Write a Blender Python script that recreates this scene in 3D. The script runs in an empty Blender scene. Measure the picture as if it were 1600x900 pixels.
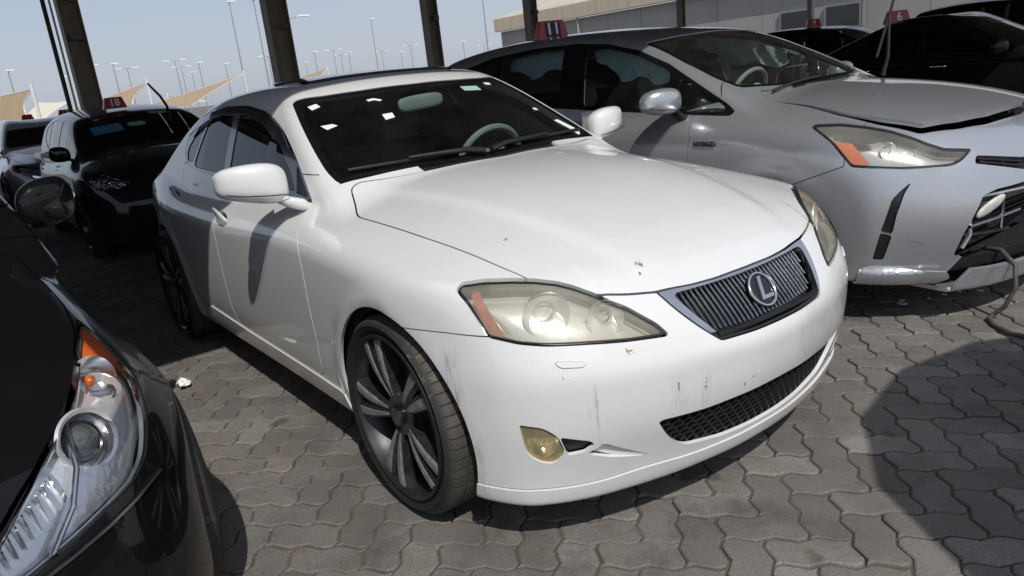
import bpy, math, random
import numpy as np
from mathutils import Vector, Matrix
scene = bpy.context.scene
rnd = random.Random(7)
# ---------------------------------------------------------------- camera, sky, sun, exposure
cam_d = bpy.data.cameras.new('camera'); cam = bpy.data.objects.new('camera', cam_d); scene.collection.objects.link(cam)
def look(pos, yaw, pitch, roll):
    fw = Vector((math.cos(pitch)*math.cos(yaw), math.cos(pitch)*math.sin(yaw), -math.sin(pitch)))
    rt = fw.cross(Vector((0, 0, 1))).normalized(); up = rt.cross(fw)
    c, s = math.cos(roll), math.sin(roll); r, u = c*rt+s*up, -s*rt+c*up
    return Matrix(((r.x, u.x, -fw.x, pos[0]), (r.y, u.y, -fw.y, pos[1]), (r.z, u.z, -fw.z, pos[2]), (0, 0, 0, 1)))
cam.matrix_world = look((2.0375, -1.8475, 1.3559), math.radians(144.101), math.radians(16.058), math.radians(-6.343))
cam_d.sensor_width = 36; cam_d.lens = 26.45; cam_d.clip_start = .05; cam_d.clip_end = 3000
scene.camera = cam
SUN = Vector((.592, -.233, .772)).normalized()
world = bpy.data.worlds.new('World'); scene.world = world; world.use_nodes = True
_nt = world.node_tree; _sky = _nt.nodes.new('ShaderNodeTexSky'); _sky.sky_type = 'NISHITA'; _sky.sun_disc = False
_sky.sun_elevation = math.asin(SUN.z); _sky.sun_rotation = math.atan2(SUN.x, SUN.y)
_sky.altitude = 0; _sky.air_density = 1.0; _sky.dust_density = 1.2; _sky.ozone_density = 3.0
_hz = _nt.nodes.new('ShaderNodeMix'); _hz.data_type = 'RGBA'; _hz.inputs[0].default_value = .72; _hz.inputs[7].default_value = (4.15, 4.45, 5.35, 1)   # dusty air over the whole dome
_nt.links.new(_sky.outputs[0], _hz.inputs[6]); _nt.links.new(_hz.outputs[2], _nt.nodes['Background'].inputs[0]); _nt.nodes['Background'].inputs[1].default_value = .115
sun_d = bpy.data.lights.new('sun', 'SUN'); sun_d.energy = 3.3; sun_d.angle = math.radians(.53); sun_d.color = (1, .965, .915)
sun = bpy.data.objects.new('sun', sun_d); scene.collection.objects.link(sun); sun.rotation_euler = SUN.to_track_quat('Z', 'Y').to_euler()
scene.view_settings.view_transform = 'Standard'; scene.view_settings.look = 'None'; scene.view_settings.exposure = 0; scene.view_settings.gamma = 1
scene.cycles.use_denoising = True; scene.cycles.max_bounces = 10; scene.cycles.transparent_max_bounces = 24
# ---------------------------------------------------------------- scene helpers
def link(o, parent=None):
    scene.collection.objects.link(o)
    if parent is not None: o.parent = parent
    return o
def tag(o, label=None, cat=None, group=None, kind=None):
    if label: o['label'] = label
    if cat: o['category'] = cat
    if group: o['group'] = group
    if kind: o['kind'] = kind
    return o
def empty(name, loc=(0, 0, 0), rz=0):
    o = bpy.data.objects.new(name, None); o.location = loc; o.rotation_euler = (0, 0, rz); o.empty_display_size = .2
    return link(o)
def copy_tree(o, parent=None):
    c = o.copy(); scene.collection.objects.link(c); c.parent = parent
    for ch in list(o.children): copy_tree(ch, c)
    return c
def set_smooth(me, deg=35):
    me.polygons.foreach_set('use_smooth', [True]*len(me.polygons))
    if deg < 180: me.set_sharp_from_angle(angle=math.radians(deg))
class MB:
    """collects simple shapes into one mesh"""
    def __init__(s): s.v = []; s.f = []
    def add(s, V, F, M=None):
        n = len(s.v)
        for p in V:
            p = Vector(p); s.v.append(tuple(M @ p if M is not None else p))
        s.f += [tuple(i+n for i in f) for f in F]; return s
    def box(s, c, d, M=None, taper=(1, 1)):
        x, y, z = (q/2 for q in d); a, b = taper
        V = [(c[0]+i*x*(a if k > 0 else 1), c[1]+j*y*(b if k > 0 else 1), c[2]+k*z) for k in (-1, 1) for j in (-1, 1) for i in (-1, 1)]
        return s.add(V, [(0, 2, 3, 1), (4, 5, 7, 6), (0, 1, 5, 4), (2, 6, 7, 3), (0, 4, 6, 2), (1, 3, 7, 5)], M)
    def lathe(s, prof, n=48, M=None, a0=0, a1=2*math.pi):
        """profile of (r, y) turned about the y axis"""
        full = abs(a1-a0-2*math.pi) < 1e-6; m = n if full else n+1; V = []; F = []; k = len(prof)
        for i in range(m):
            t = a0+(a1-a0)*i/n
            for r, y in prof: V.append((r*math.cos(t), y, r*math.sin(t)))
        for i in range(n):
            j = (i+1) % m
            for q in range(k-1): F.append((i*k+q, i*k+q+1, j*k+q+1, j*k+q))
        return s.add(V, F, M)
    def tube(s, path, r, n=8, M=None):
        P = [Vector(p) for p in path]; V = []; F = []; up = None
        for i, p in enumerate(P):
            t = (P[min(i+1, len(P)-1)]-P[max(i-1, 0)]).normalized()
            if up is None: up = t.orthogonal().normalized()
            up = (up-t*up.dot(t)).normalized(); w = t.cross(up)
            rr = r[i] if isinstance(r, (list, tuple)) else r
            for q in range(n):
                a = 2*math.pi*q/n; V.append(p+(up*math.cos(a)+w*math.sin(a))*rr)
        for i in range(len(P)-1):
            for q in range(n):
                F.append((i*n+q, i*n+(q+1) % n, (i+1)*n+(q+1) % n, (i+1)*n+q))
        F += [tuple(range(n))[::-1], tuple(range((len(P)-1)*n, len(P)*n))]
        return s.add(V, F, M)
    def loft(s, rings, M=None, caps=True):
        n = len(rings[0]); V = [p for r in rings for p in r]; F = []
        for i in range(len(rings)-1):
            for q in range(n): F.append((i*n+q, i*n+(q+1) % n, (i+1)*n+(q+1) % n, (i+1)*n+q))
        if caps: F += [tuple(range(n))[::-1], tuple(range((len(rings)-1)*n, len(rings)*n))]
        return s.add(V, F, M)
    def build(s, name, mat, parent=None, smooth=35, bevel=0, sub=0):
        me = bpy.data.meshes.new(name); me.from_pydata(s.v, [], s.f); me.update()
        me.materials.append(mat)
        if smooth: set_smooth(me, smooth)
        o = link(bpy.data.objects.new(name, me), parent)
        if bevel:
            m = o.modifiers.new('bevel', 'BEVEL'); m.width = bevel; m.segments = 2; m.limit_method = 'ANGLE'
        if sub:
            m = o.modifiers.new('sub', 'SUBSURF'); m.levels = m.render_levels = sub
        return o
def mesh_from(name, V, T, mat, parent=None, N=None, nrim=0):
    """triangle mesh with given vertex normals; the last nrim triangles stay flat"""
    me = bpy.data.meshes.new(name); n, t = len(V), len(T)
    me.vertices.add(n); me.vertices.foreach_set('co', np.ascontiguousarray(V, np.float32).ravel())
    me.loops.add(t*3); me.loops.foreach_set('vertex_index', np.ascontiguousarray(T, np.int32).ravel())
    me.polygons.add(t); me.polygons.foreach_set('loop_start', np.arange(0, 3*t, 3, dtype=np.int32))
    me.update(calc_edges=True)
    sm = np.ones(t, bool)
    if nrim: sm[-nrim:] = False
    me.polygons.foreach_set('use_smooth', sm)
    if N is not None:
        L = N[T.ravel()].astype(np.float32).reshape(-1, 3)
        if nrim:
            A = V[T[-nrim:]]; fn = np.cross(A[:, 1]-A[:, 0], A[:, 2]-A[:, 0]); fn /= np.linalg.norm(fn, axis=1)[:, None]+1e-12
            L[-3*nrim:] = np.repeat(fn, 3, 0)
        me.normals_split_custom_set(L.tolist())
    me.materials.append(mat)
    return link(bpy.data.objects.new(name, me), parent)
def panel(name, m, mat, parent, push=0., rim=.012):
    """a body panel cut from a car's surface, its edges turned inwards"""
    if len(m.T) == 0: return None
    V = m.V-m.N*push; T = m.T; N = m.N; nr = 0
    if rim:
        E = border(T); n = len(V); u, inv = np.unique(E, return_inverse=True); inv = inv.reshape(E.shape)
        V2 = V[u]-N[u]*rim; a, b = E[:, 0], E[:, 1]; c, d = inv[:, 0]+n, inv[:, 1]+n
        R = np.concatenate([np.stack([b, a, c], 1), np.stack([b, c, d], 1)]); nr = len(R)
        V = np.concatenate([V, V2]); N = np.concatenate([N, N[u]]); T = np.concatenate([T, R])
    return mesh_from(name, V, T, mat, parent, N, nr)
def text(name, s, size, mat, parent, M, depth=.002, align='CENTER', xs=1.):
    c = bpy.data.curves.new(name, 'FONT'); c.body = s; c.size = size; c.align_x = align; c.align_y = 'CENTER'; c.extrude = depth; c.offset = size*.018
    o = bpy.data.objects.new(name, c); scene.collection.objects.link(o)
    me = bpy.data.meshes.new_from_object(o.evaluated_get(bpy.context.evaluated_depsgraph_get())); bpy.data.objects.remove(o)
    me.transform(M @ Matrix.Diagonal((xs, 1, 1, 1))); me.materials.clear(); me.materials.append(mat)
    return link(bpy.data.objects.new(name, me), parent)
# ---------------------------------------------------------------- numeric helpers
def spl(xs, ys):
    """natural cubic spline, linear outside its knots"""
    o = np.argsort(xs); x = np.array(xs, float)[o]; y = np.array(ys, float)[o]; n = len(x); h = np.diff(x)
    A = np.zeros((n, n)); b = np.zeros(n); A[0, 0] = A[-1, -1] = 1
    for i in range(1, n-1):
        A[i, i-1] = h[i-1]; A[i, i] = 2*(h[i-1]+h[i]); A[i, i+1] = h[i]
        b[i] = 6*((y[i+1]-y[i])/h[i]-(y[i]-y[i-1])/h[i-1])
    m = np.linalg.solve(A, b)
    g = np.linspace(x[0], x[-1], 1200)
    i = np.clip(np.searchsorted(x, g, 'right')-1, 0, n-2); d = g-x[i]; hh = h[i]
    v = y[i]+d*((y[i+1]-y[i])/hh-hh*(2*m[i]+m[i+1])/6)+d*d*m[i]/2+d**3*(m[i+1]-m[i])/(6*hh)
    s0 = (v[1]-v[0])/(g[1]-g[0]); s1 = (v[-1]-v[-2])/(g[1]-g[0])
    g = np.concatenate([[g[0]-9], g, [g[-1]+9]]); v = np.concatenate([[v[0]-9*s0], v, [v[-1]+9*s1]])
    return lambda q: np.interp(q, g, v)
def smax(a, b, k):
    h = np.maximum(k-np.abs(a-b), 0)/k
    return np.maximum(a, b)+h*h*k*.25
def smin(a, b, k): return -smax(-a, -b, k)
def rounded(pts, r=.02, n=5, closed=True):
    """polygon with its corners rounded; a point may carry its own radius as third value"""
    out = []; m = len(pts)
    for i in range(m):
        p = np.array(pts[i][:2], float); rr = pts[i][2] if len(pts[i]) > 2 else r
        if not closed and i in (0, m-1): out.append(p); continue
        a = np.array(pts[i-1][:2], float)-p; b = np.array(pts[(i+1) % m][:2], float)-p
        la, lb = np.linalg.norm(a), np.linalg.norm(b); d = min(rr, la*.49, lb*.49)
        if d < 1e-4: out.append(p); continue
        A = p+a/la*d; B = p+b/lb*d
        for t in np.linspace(0, 1, n): out.append((1-t)**2*A+2*t*(1-t)*p+t*t*B)
    return np.array(out)
def sdf(poly, u, v):
    """signed distance to a closed polygon, negative inside"""
    P = np.asarray(poly, float); d2 = np.full(u.shape, 1e9); ins = np.zeros(u.shape, bool)
    for i in range(len(P)):
        ax, ay = P[i-1]; bx, by = P[i]
        ex, ey = bx-ax, by-ay; L = ex*ex+ey*ey+1e-12
        t = np.clip(((u-ax)*ex+(v-ay)*ey)/L, 0, 1)
        d2 = np.minimum(d2, (u-ax-t*ex)**2+(v-ay-t*ey)**2)
        c = (ay > v) != (by > v)
        if c.any():
            xi = ax+(v-ay)/(ey if abs(ey) > 1e-12 else 1e-12)*ex
            ins ^= c & (u < xi)
    d = np.sqrt(d2)
    return np.where(ins, -d, d)
# ---------------------------------------------------------------- implicit surface to mesh
class Surf:
    def __init__(s, V, N, T): s.V, s.N, s.T = V, N, T
def grad(F, P, e=.002):
    o = np.empty_like(P)
    for i in range(3):
        a = P.copy(); a[:, i] += e; b = P.copy(); b[:, i] -= e
        o[:, i] = (F(*a.T)-F(*b.T))/(2*e)
    return o
def polygonize(F, lo, hi, h):
    """surface nets on the half y >= 0 of a field symmetric in y, mirrored"""
    nx, nz = int((hi[0]-lo[0])/h)+2, int((hi[2]-lo[2])/h)+2
    ny = int(hi[1]/h)+3
    X = lo[0]+h*np.arange(nx); Y = h*(np.arange(ny)-1); Z = lo[2]+h*np.arange(nz)
    G = np.empty((nx, ny, nz), np.float32)
    for i0 in range(0, nx, 32):
        xs = X[i0:i0+32]
        gx, gy, gz = np.meshgrid(xs, Y, Z, indexing='ij')
        G[i0:i0+32] = F(gx, gy, gz)
    S = G < 0
    c = S[:-1, :-1, :-1].astype(np.int8)
    for dx in (0, 1):
        for dy in (0, 1):
            for dz in (0, 1):
                if dx+dy+dz: c = c+S[dx:nx-1+dx, dy:ny-1+dy, dz:nz-1+dz]
    act = (c > 0) & (c < 8)
    idx = -np.ones(act.shape, np.int64); I = np.argwhere(act); idx[act] = np.arange(len(I))
    acc = np.zeros((len(I), 3)); cnt = np.zeros(len(I))
    for ax in range(3):
        o = [0, 1, 2]; o.remove(ax)
        for a in (0, 1):
            for b in (0, 1):
                off = np.zeros(3, int); off[o[0]] = a; off[o[1]] = b
                A = I+off; B = A.copy(); B[:, ax] += 1
                fa = G[tuple(A.T)]; fb = G[tuple(B.T)]; m = (fa < 0) != (fb < 0)
                t = np.where(m, fa/np.where(m, fa-fb, 1), 0)
                p = off[None].repeat(len(I), 0).astype(float); p[:, ax] = t
                acc[m] += p[m]; cnt[m] += 1
    V = np.array([X[0], Y[0], Z[0]])+h*(I+acc/cnt[:, None])
    Q = []
    for ax in range(3):
        o = [(ax+1) % 3, (ax+2) % 3]
        sl = [slice(None)]*3; s2 = [slice(None)]*3
        sl[ax] = slice(0, -1); s2[ax] = slice(1, None)
        d = S[tuple(sl)] != S[tuple(s2)]
        E = np.argwhere(d)
        ok = np.ones(len(E), bool)
        for k in o: ok &= (E[:, k] > 0) & (E[:, k] < S.shape[k]-1)
        E = E[ok]; flip = S[tuple(E.T)]
        q = []
        for a, b in ((0, 0), (1, 0), (1, 1), (0, 1)):
            e = E.copy(); e[:, o[0]] -= 1-a; e[:, o[1]] -= 1-b
            q.append(idx[tuple(e.T)])
        q = np.stack(q, 1); q[~flip] = q[~flip][:, ::-1]
        Q.append(q)
    Q = np.concatenate(Q); Q = Q[(Q >= 0).all(1)]
    for _ in range(3):
        g = grad(F, V); f = F(*V.T); V = V-np.clip(f/np.maximum((g*g).sum(1), .05), -h, h)[:, None]*g
    # mirror: cell row 0 covers -h..0 and equals the mirrored row 1
    j = I[:, 1]; r0 = j == 0
    key = I[:, 0]*10000+I[:, 2]
    mp = {k: v for k, v in zip(key[j == 1], np.where(j == 1)[0])}
    n = len(V)
    Vm = V*np.array([1, -1, 1]); mi = np.arange(n)+n
    for v in np.where(r0)[0]:
        w = mp.get(key[v])
        if w is not None: V[v] = V[w]*np.array([1, -1, 1]); mi[w] = v; mi[v] = w
    Qm = mi[Q][:, ::-1]
    cy = (V[Q][:, :, 1].mean(1)) > 1e-6
    mid = ~cy
    Qa = np.concatenate([Q, Qm[cy]])
    VV = np.concatenate([V, Vm])
    u, inv = np.unique(Qa, return_inverse=True)
    VV = VV[u]; Qa = inv.reshape(Qa.shape)
    N = grad(F, VV); N /= np.linalg.norm(N, axis=1)[:, None]+1e-9
    d1 = np.linalg.norm(VV[Qa[:, 0]]-VV[Qa[:, 2]], axis=1); d2 = np.linalg.norm(VV[Qa[:, 1]]-VV[Qa[:, 3]], axis=1)
    s = (d1 < d2)[:, None]
    T = np.concatenate([np.where(s, Qa[:, [0, 1, 2]], Qa[:, [0, 1, 3]]), np.where(s, Qa[:, [0, 2, 3]], Qa[:, [1, 2, 3]])])
    return Surf(VV, N, T)
def compact(V, N, T):
    u, inv = np.unique(T, return_inverse=True)
    return Surf(V[u], N[u], inv.reshape(T.shape)) if len(T) else Surf(np.zeros((0, 3)), np.zeros((0, 3)), np.zeros((0, 3), int))
def clip(m, s):
    """keep the part of a surface where s <= 0"""
    s = np.where(np.abs(s) < 1e-6, -1e-6, s)
    ins = s <= 0; k = ins[m.T].sum(1)
    keep = m.T[k == 3]
    n = len(m.V); out = [keep]
    def rot(t, first):                       # rotate so that column 'first' leads
        r = np.arange(len(t))
        return np.stack([t[r, first], t[r, (first+1) % 3], t[r, (first+2) % 3]], 1)
    t1 = m.T[k == 1]; t1 = rot(t1, ins[t1].argmax(1)) if len(t1) else t1
    t2 = m.T[k == 2]; t2 = rot(t2, (~ins[t2]).argmax(1)) if len(t2) else t2
    E = np.concatenate([t1[:, [0, 1]], t1[:, [0, 2]], t2[:, [0, 1]], t2[:, [0, 2]]])
    if len(E) == 0: return compact(m.V, m.N, keep)
    E = np.sort(E, 1); u, inv = np.unique(E[:, 0]*np.int64(n)+E[:, 1], return_inverse=True)
    a, b = u//n, u % n; t = (s[a]/(s[a]-s[b]))[:, None]
    V = np.concatenate([m.V, m.V[a]*(1-t)+m.V[b]*t]); Nn = m.N[a]*(1-t)+m.N[b]*t
    Nn /= np.linalg.norm(Nn, axis=1)[:, None]+1e-9; N = np.concatenate([m.N, Nn])
    inv = inv.ravel()+n; c1, c2 = len(t1), len(t2)
    e1, e2, e3, e4 = inv[:c1], inv[c1:2*c1], inv[2*c1:2*c1+c2], inv[2*c1+c2:]
    out += [np.stack([t1[:, 0], e1, e2], 1), np.stack([e3, t2[:, 1], t2[:, 2]], 1), np.stack([e3, t2[:, 2], e4], 1)]
    return compact(V, N, np.concatenate(out))
def split(m, s, g=.002):
    return clip(m, s+g), clip(m, g-s)
def border(T):
    E = np.concatenate([T[:, [0, 1]], T[:, [1, 2]], T[:, [2, 0]]])
    k = np.sort(E, 1); u, inv, c = np.unique(k[:, 0]*np.int64(1 << 32)+k[:, 1], return_inverse=True, return_counts=True)
    return E[c[inv.ravel()] == 1]
# ---------------------------------------------------------------- materials
class NT:
    def __init__(s, name):
        s.m = bpy.data.materials.new(name); s.m.use_nodes = True; s.t = s.m.node_tree; s.b = s.t.nodes['Principled BSDF']; s.out = s.t.nodes['Material Output']
    def n(s, kind, **kw):
        x = s.t.nodes.new('ShaderNode'+kind)
        for k, v in kw.items(): setattr(x, k, v)
        return x
    def l(s, a, b): s.t.links.new(a, b)
    def val(s, sock, v):
        if hasattr(v, 'is_linked') or isinstance(v, bpy.types.NodeSocket): s.l(v, sock)
        else: sock.default_value = v
    def set(s, **kw):
        names = dict(base='Base Color', rough='Roughness', metal='Metallic', coat='Coat Weight', coatr='Coat Roughness', spec='Specular IOR Level', emit='Emission Color', emits='Emission Strength', alpha='Alpha', trans='Transmission Weight', normal='Normal', ior='IOR')
        for k, v in kw.items():
            if isinstance(v, tuple) and len(v) == 3: v = (*v, 1)
            s.val(s.b.inputs[names[k]], v)
        return s
    def coord(s, which='Object'): return s.n('TexCoord').outputs[which]
    def noise(s, scale, detail=4, vec=None, rough=.55, dist=0):
        x = s.n('TexNoise'); x.inputs['Scale'].default_value = scale; x.inputs['Detail'].default_value = detail; x.inputs['Roughness'].default_value = rough; x.inputs['Distortion'].default_value = dist
        s.l(vec if vec is not None else s.coord(), x.inputs['Vector']); return x.outputs['Fac']
    def ramp(s, fac, stops):
        x = s.n('ValToRGB'); e = x.color_ramp.elements
        while len(e) < len(stops): e.new(.5)
        for q, (p, c) in zip(e, stops): q.position = p; q.color = (*c, 1) if len(c) == 3 else c
        s.l(fac, x.inputs[0]); return x.outputs[0]
    def rng(s, fac, a, b, c=0., d=1.):
        x = s.n('MapRange'); s.l(fac, x.inputs[0])
        for i, v in enumerate((a, b, c, d)): x.inputs[i+1].default_value = v
        return x.outputs[0]
    def math(s, op, a, b=0.):
        x = s.n('Math', operation=op); s.val(x.inputs[0], a); s.val(x.inputs[1], b); return x.outputs[0]
    def mix(s, fac, a, b):
        x = s.n('Mix', data_type='RGBA'); s.val(x.inputs[0], fac)
        for i, v in ((6, a), (7, b)):
            if isinstance(v, tuple): v = (*v, 1)
            s.val(x.inputs[i], v)
        return x.outputs[2]
    def bump(s, h, strength=.2, dist=.01):
        x = s.n('Bump'); x.inputs['Strength'].default_value = strength; x.inputs['Distance'].default_value = dist; s.l(h, x.inputs['Height']); s.l(x.outputs[0], s.b.inputs['Normal']); return s
    def mapped(s, scale=(1, 1, 1), loc=(0, 0, 0), rot=(0, 0, 0), which='Object'):
        x = s.n('Mapping'); x.inputs['Scale'].default_value = scale; x.inputs['Location'].default_value = loc; x.inputs['Rotation'].default_value = rot
        s.l(s.coord(which), x.inputs['Vector']); return x.outputs[0]
def plain(name, base, rough=.5, metal=0., coat=0., var=.12, scale=9., bump=0.):
    k = NT(name); f = k.noise(scale, 5)
    a = tuple(c*(1-var) for c in base); b = tuple(min(1, c*(1+var)) for c in base)
    k.set(base=k.ramp(f, [(.3, a), (.7, b)]), rough=k.rng(k.noise(scale*2.3, 3), .3, .7, max(0, rough*.85), min(1, rough*1.15)), metal=metal, coat=coat, coatr=.03)
    if bump: k.bump(k.noise(scale*12, 4), bump, .004)
    return k.m
M = {}
def car_paint(name, base, metal=0., rough=.4, coat=1., coatr=.03, dust=.12, dustc=(.42, .38, .33), marks=None, flake=False, spec=.5):
    k = NT(name); d = k.rng(k.noise(2.2, 6, rough=.65), .42, .80, 0, dust)
    g = k.n('NewGeometry'); sx = k.n('SeparateXYZ'); k.l(g.outputs['Normal'], sx.inputs[0])
    fine = k.rng(k.noise(160, 2), .60, .75, 0, dust*1.2)
    # road grime thickens towards the sills
    pos = k.n('SeparateXYZ'); k.l(k.coord(), pos.inputs[0])
    low = k.math('MULTIPLY', k.rng(pos.outputs[2], .55, .2, 0, dust*2.2), k.noise(7, 5))
    d = k.math('MINIMUM', k.math('ADD', k.math('ADD', d, low), fine), .85)
    col = base
    if flake:
        v = k.n('TexVoronoi'); v.inputs['Scale'].default_value = 900; k.l(k.coord(), v.inputs['Vector'])
        col = k.mix(k.rng(v.outputs['Distance'], 0, .6), tuple(c*1.15 for c in base), tuple(c*.8 for c in base))
    c = k.mix(d, col, dustc)
    if marks: c, extra = marks(k, c)
    k.set(base=c, metal=metal, rough=rough, coat=coat, spec=spec)
    r = k.math('ADD', k.math('MULTIPLY', d, .18), coatr); k.l(r, k.b.inputs['Coat Roughness'])
    return k.m
def chips(k, c):
    """chips, rust spots and scuffs of the white car, each at its own place"""
    P = k.n('NewGeometry').outputs['Position']
    nz = k.n('TexNoise'); nz.inputs['Scale'].default_value = 130; nz.inputs['Detail'].default_value = 5; k.l(P, nz.inputs['Vector'])
    def spot(p, r, colr, thr=.0, sc=(1, 1, 1)):
        nonlocal c
        sub = k.n('VectorMath', operation='SUBTRACT'); k.l(P, sub.inputs[0]); sub.inputs[1].default_value = p
        mul = k.n('VectorMath', operation='MULTIPLY'); k.l(sub.outputs[0], mul.inputs[0]); mul.inputs[1].default_value = sc
        ln = k.n('VectorMath', operation='LENGTH'); k.l(mul.outputs[0], ln.inputs[0])
        v = k.math('ADD', k.math('DIVIDE', ln.outputs['Value'], r), k.math('MULTIPLY', k.math('SUBTRACT', nz.outputs['Fac'], .5), 4.6))
        c = k.mix(k.rng(v, .75+thr, .55+thr, 0, 1), c, colr)
    rust = (.32, .17, .09); grey = (.10, .10, .11); scf = (.30, .295, .29)
    spot((.569, -.325, .785), .013, rust); spot((.592, -.350, .767), .006, grey); spot((.692, -.516, .605), .012, rust); spot((.24, -.55, .875), .010, rust)
    spot((.617, -.689, .552), .008, scf, -.3, (1.6, 2.2, .35)); spot((.632, -.664, .546), .009, (.02, .02, .02), -.05, (1.8, 1.8, .6)); spot((.640, -.65, .553), .007, scf, -.2, (1.6, 2.2, .4)); spot((.603, -.70, .556), .009, scf, -.2)
    spot((.812, -.133, .438), .008, rust); spot((.806, -.17, .418), .009, scf, -.1, (1, 1.6, .5)); spot((.798, .13, .50), .009, scf, -.1, (1, 1.6, .4)); spot((.784, -.312, .467), .015, scf, -.3, (1, 2.4, .4)); spot((.761, -.399, .485), .015, scf, -.3, (1, 2.4, .4))
    spot((-.62, -.886, .475), .05, (.62, .63, .65), .05, (.55, 1, 2.6)); spot((-.47, -.89, .487), .035, (.62, .63, .65), .0, (.6, 1, 2.4))
    spot((.60, .33, .735), .008, rust); spot((.0, -.2, .96), .006, rust); spot((-.3, .1, 1.0), .005, grey)
    # smeared vertical scuffs down the bumper corner
    sep = k.n('SeparateXYZ'); k.l(P, sep.inputs[0])
    u = k.math('ADD', sep.outputs[0], sep.outputs[1])       # runs round the corner
    st = k.n('Combine' + 'XYZ'); k.l(k.math('MULTIPLY', u, 75.), st.inputs[0]); k.l(k.math('MULTIPLY', sep.outputs[2], 7.), st.inputs[2])
    sn = k.n('TexNoise'); sn.inputs['Scale'].default_value = 1.6; sn.inputs['Detail'].default_value = 7; sn.inputs['Roughness'].default_value = .7; k.l(st.outputs[0], sn.inputs['Vector'])
    def band(u0, w, z0, z1, amt, colr=(.30, .30, .285)):
        nonlocal c
        a = k.rng(k.math('ABSOLUTE', k.math('SUBTRACT', u, u0)), w, w*.4, 0, 1)
        zz = k.math('MULTIPLY', k.rng(sep.outputs[2], z1, z1-.05, 0, 1), k.rng(sep.outputs[2], z0, z0+.03, 0, 1))
        ok = k.math('MULTIPLY', k.math('MULTIPLY', a, zz), k.rng(sep.outputs[0], .05, .15, 0, 1))
        c = k.mix(k.math('MULTIPLY', ok, k.rng(sn.outputs['Fac'], .47, .60, 0, amt)), c, colr)
    band(-.515, .050, .15, .67, .75); band(-.44, .03, .14, .42, .5); band(.045, .012, .34, .56, .6); band(.02, .02, .36, .50, .3); band(.36, .04, .40, .53, .45); band(.47, .03, .38, .52, .4); band(.95, .07, .40, .66, .35); band(1.1, .12, .45, .55, .3)
    return c, None
M['white_paint'] = car_paint('white_paint', (.735, .74, .735), rough=.35, dust=.10, marks=chips)
M['silver_paint'] = car_paint('silver_paint', (.64, .66, .69), metal=.68, rough=.30, dust=.10, dustc=(.45, .44, .42), flake=True)
M['black_paint'] = car_paint('black_paint', (.006, .006, .007), rough=.3, dust=.008, dustc=(.25, .23, .21), coatr=.012, coat=.6, spec=.03)
M['dusty_black_paint'] = car_paint('dusty_black_paint', (.010, .010, .012), rough=.3, dust=.02, dustc=(.3, .28, .25), coatr=.03, coat=.7, spec=.05)
M['grey_paint'] = car_paint('grey_paint', (.05, .052, .056), metal=.3, rough=.35, dust=.06)
M['pale_paint'] = car_paint('pale_paint', (.22, .225, .23), metal=.4, rough=.35, dust=.1)
M['blue_paint'] = car_paint('blue_paint', (.035, .06, .13), metal=.3, rough=.3, dust=.15)
M['black_plastic'] = plain('black_plastic', (.016, .016, .017), .45, var=.3, bump=.05)
M['matte_black'] = plain('matte_black', (.008, .008, .008), .8)
M['gloss_black'] = plain('gloss_black', (.008, .008, .009), .12, coat=.6)
M['rubber'] = plain('rubber', (.014, .014, .014), .65, bump=.1)
M['chrome'] = plain('chrome', (.78, .78, .78), .16, metal=1.)
M['dull_chrome'] = plain('dull_chrome', (.36, .37, .39), .28, metal=1.)
M['dark_chrome'] = plain('dark_chrome', (.10, .105, .115), .25, metal=1.)
M['gunmetal'] = plain('gunmetal', (.10, .10, .105), .34, metal=.8, var=.35, scale=30)
M['rim_barrel'] = plain('rim_barrel', (.025, .025, .026), .4, metal=.3)
M['machined'] = plain('machined', (.36, .365, .375), .32, metal=.55, var=.3, scale=40)
M['iron'] = plain('iron', (.11, .085, .07), .6, metal=.6, var=.4, scale=30)
M['interior'] = plain('interior', (.13, .135, .135), .7)
M['headliner'] = plain('headliner', (.48, .47, .44), .85)
M['dash'] = plain('dash', (.24, .25, .245), .55)
M['interior_grey'] = plain('interior_grey', (.24, .25, .255), .6)
M['paper'] = plain('paper', (.80, .80, .80), .6, var=.04)
M['paper_green'] = plain('paper_green', (.35, .55, .50), .6, var=.1)
M['paper_blue'] = plain('paper_blue', (.10, .28, .48), .55, var=.25, scale=25)
M['red_plastic'] = plain('red_plastic', (.36, .018, .022), .4, coat=.3)
M['white_print'] = plain('white_print', (.80, .80, .80), .5, var=.02)
M['black_print'] = plain('black_print', (.012, .012, .012), .5)
M['airbag'] = plain('airbag', (.48, .60, .66), .8, scale=14)
M['steel'] = plain('steel', (.18, .17, .165), .55, metal=.3, var=.25)
M['fabric_sail'] = plain('fabric_sail', (.38, .275, .175), .85, var=.08, scale=1.2)
M['white_steel'] = plain('white_steel', (.72, .72, .70), .5, var=.05)
M['broken_white'] = plain('broken_white', (.62, .60, .57), .5, var=.2, scale=20)
M['foam'] = plain('foam', (.10, .09, .08), .9, var=.5, scale=35)
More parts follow.
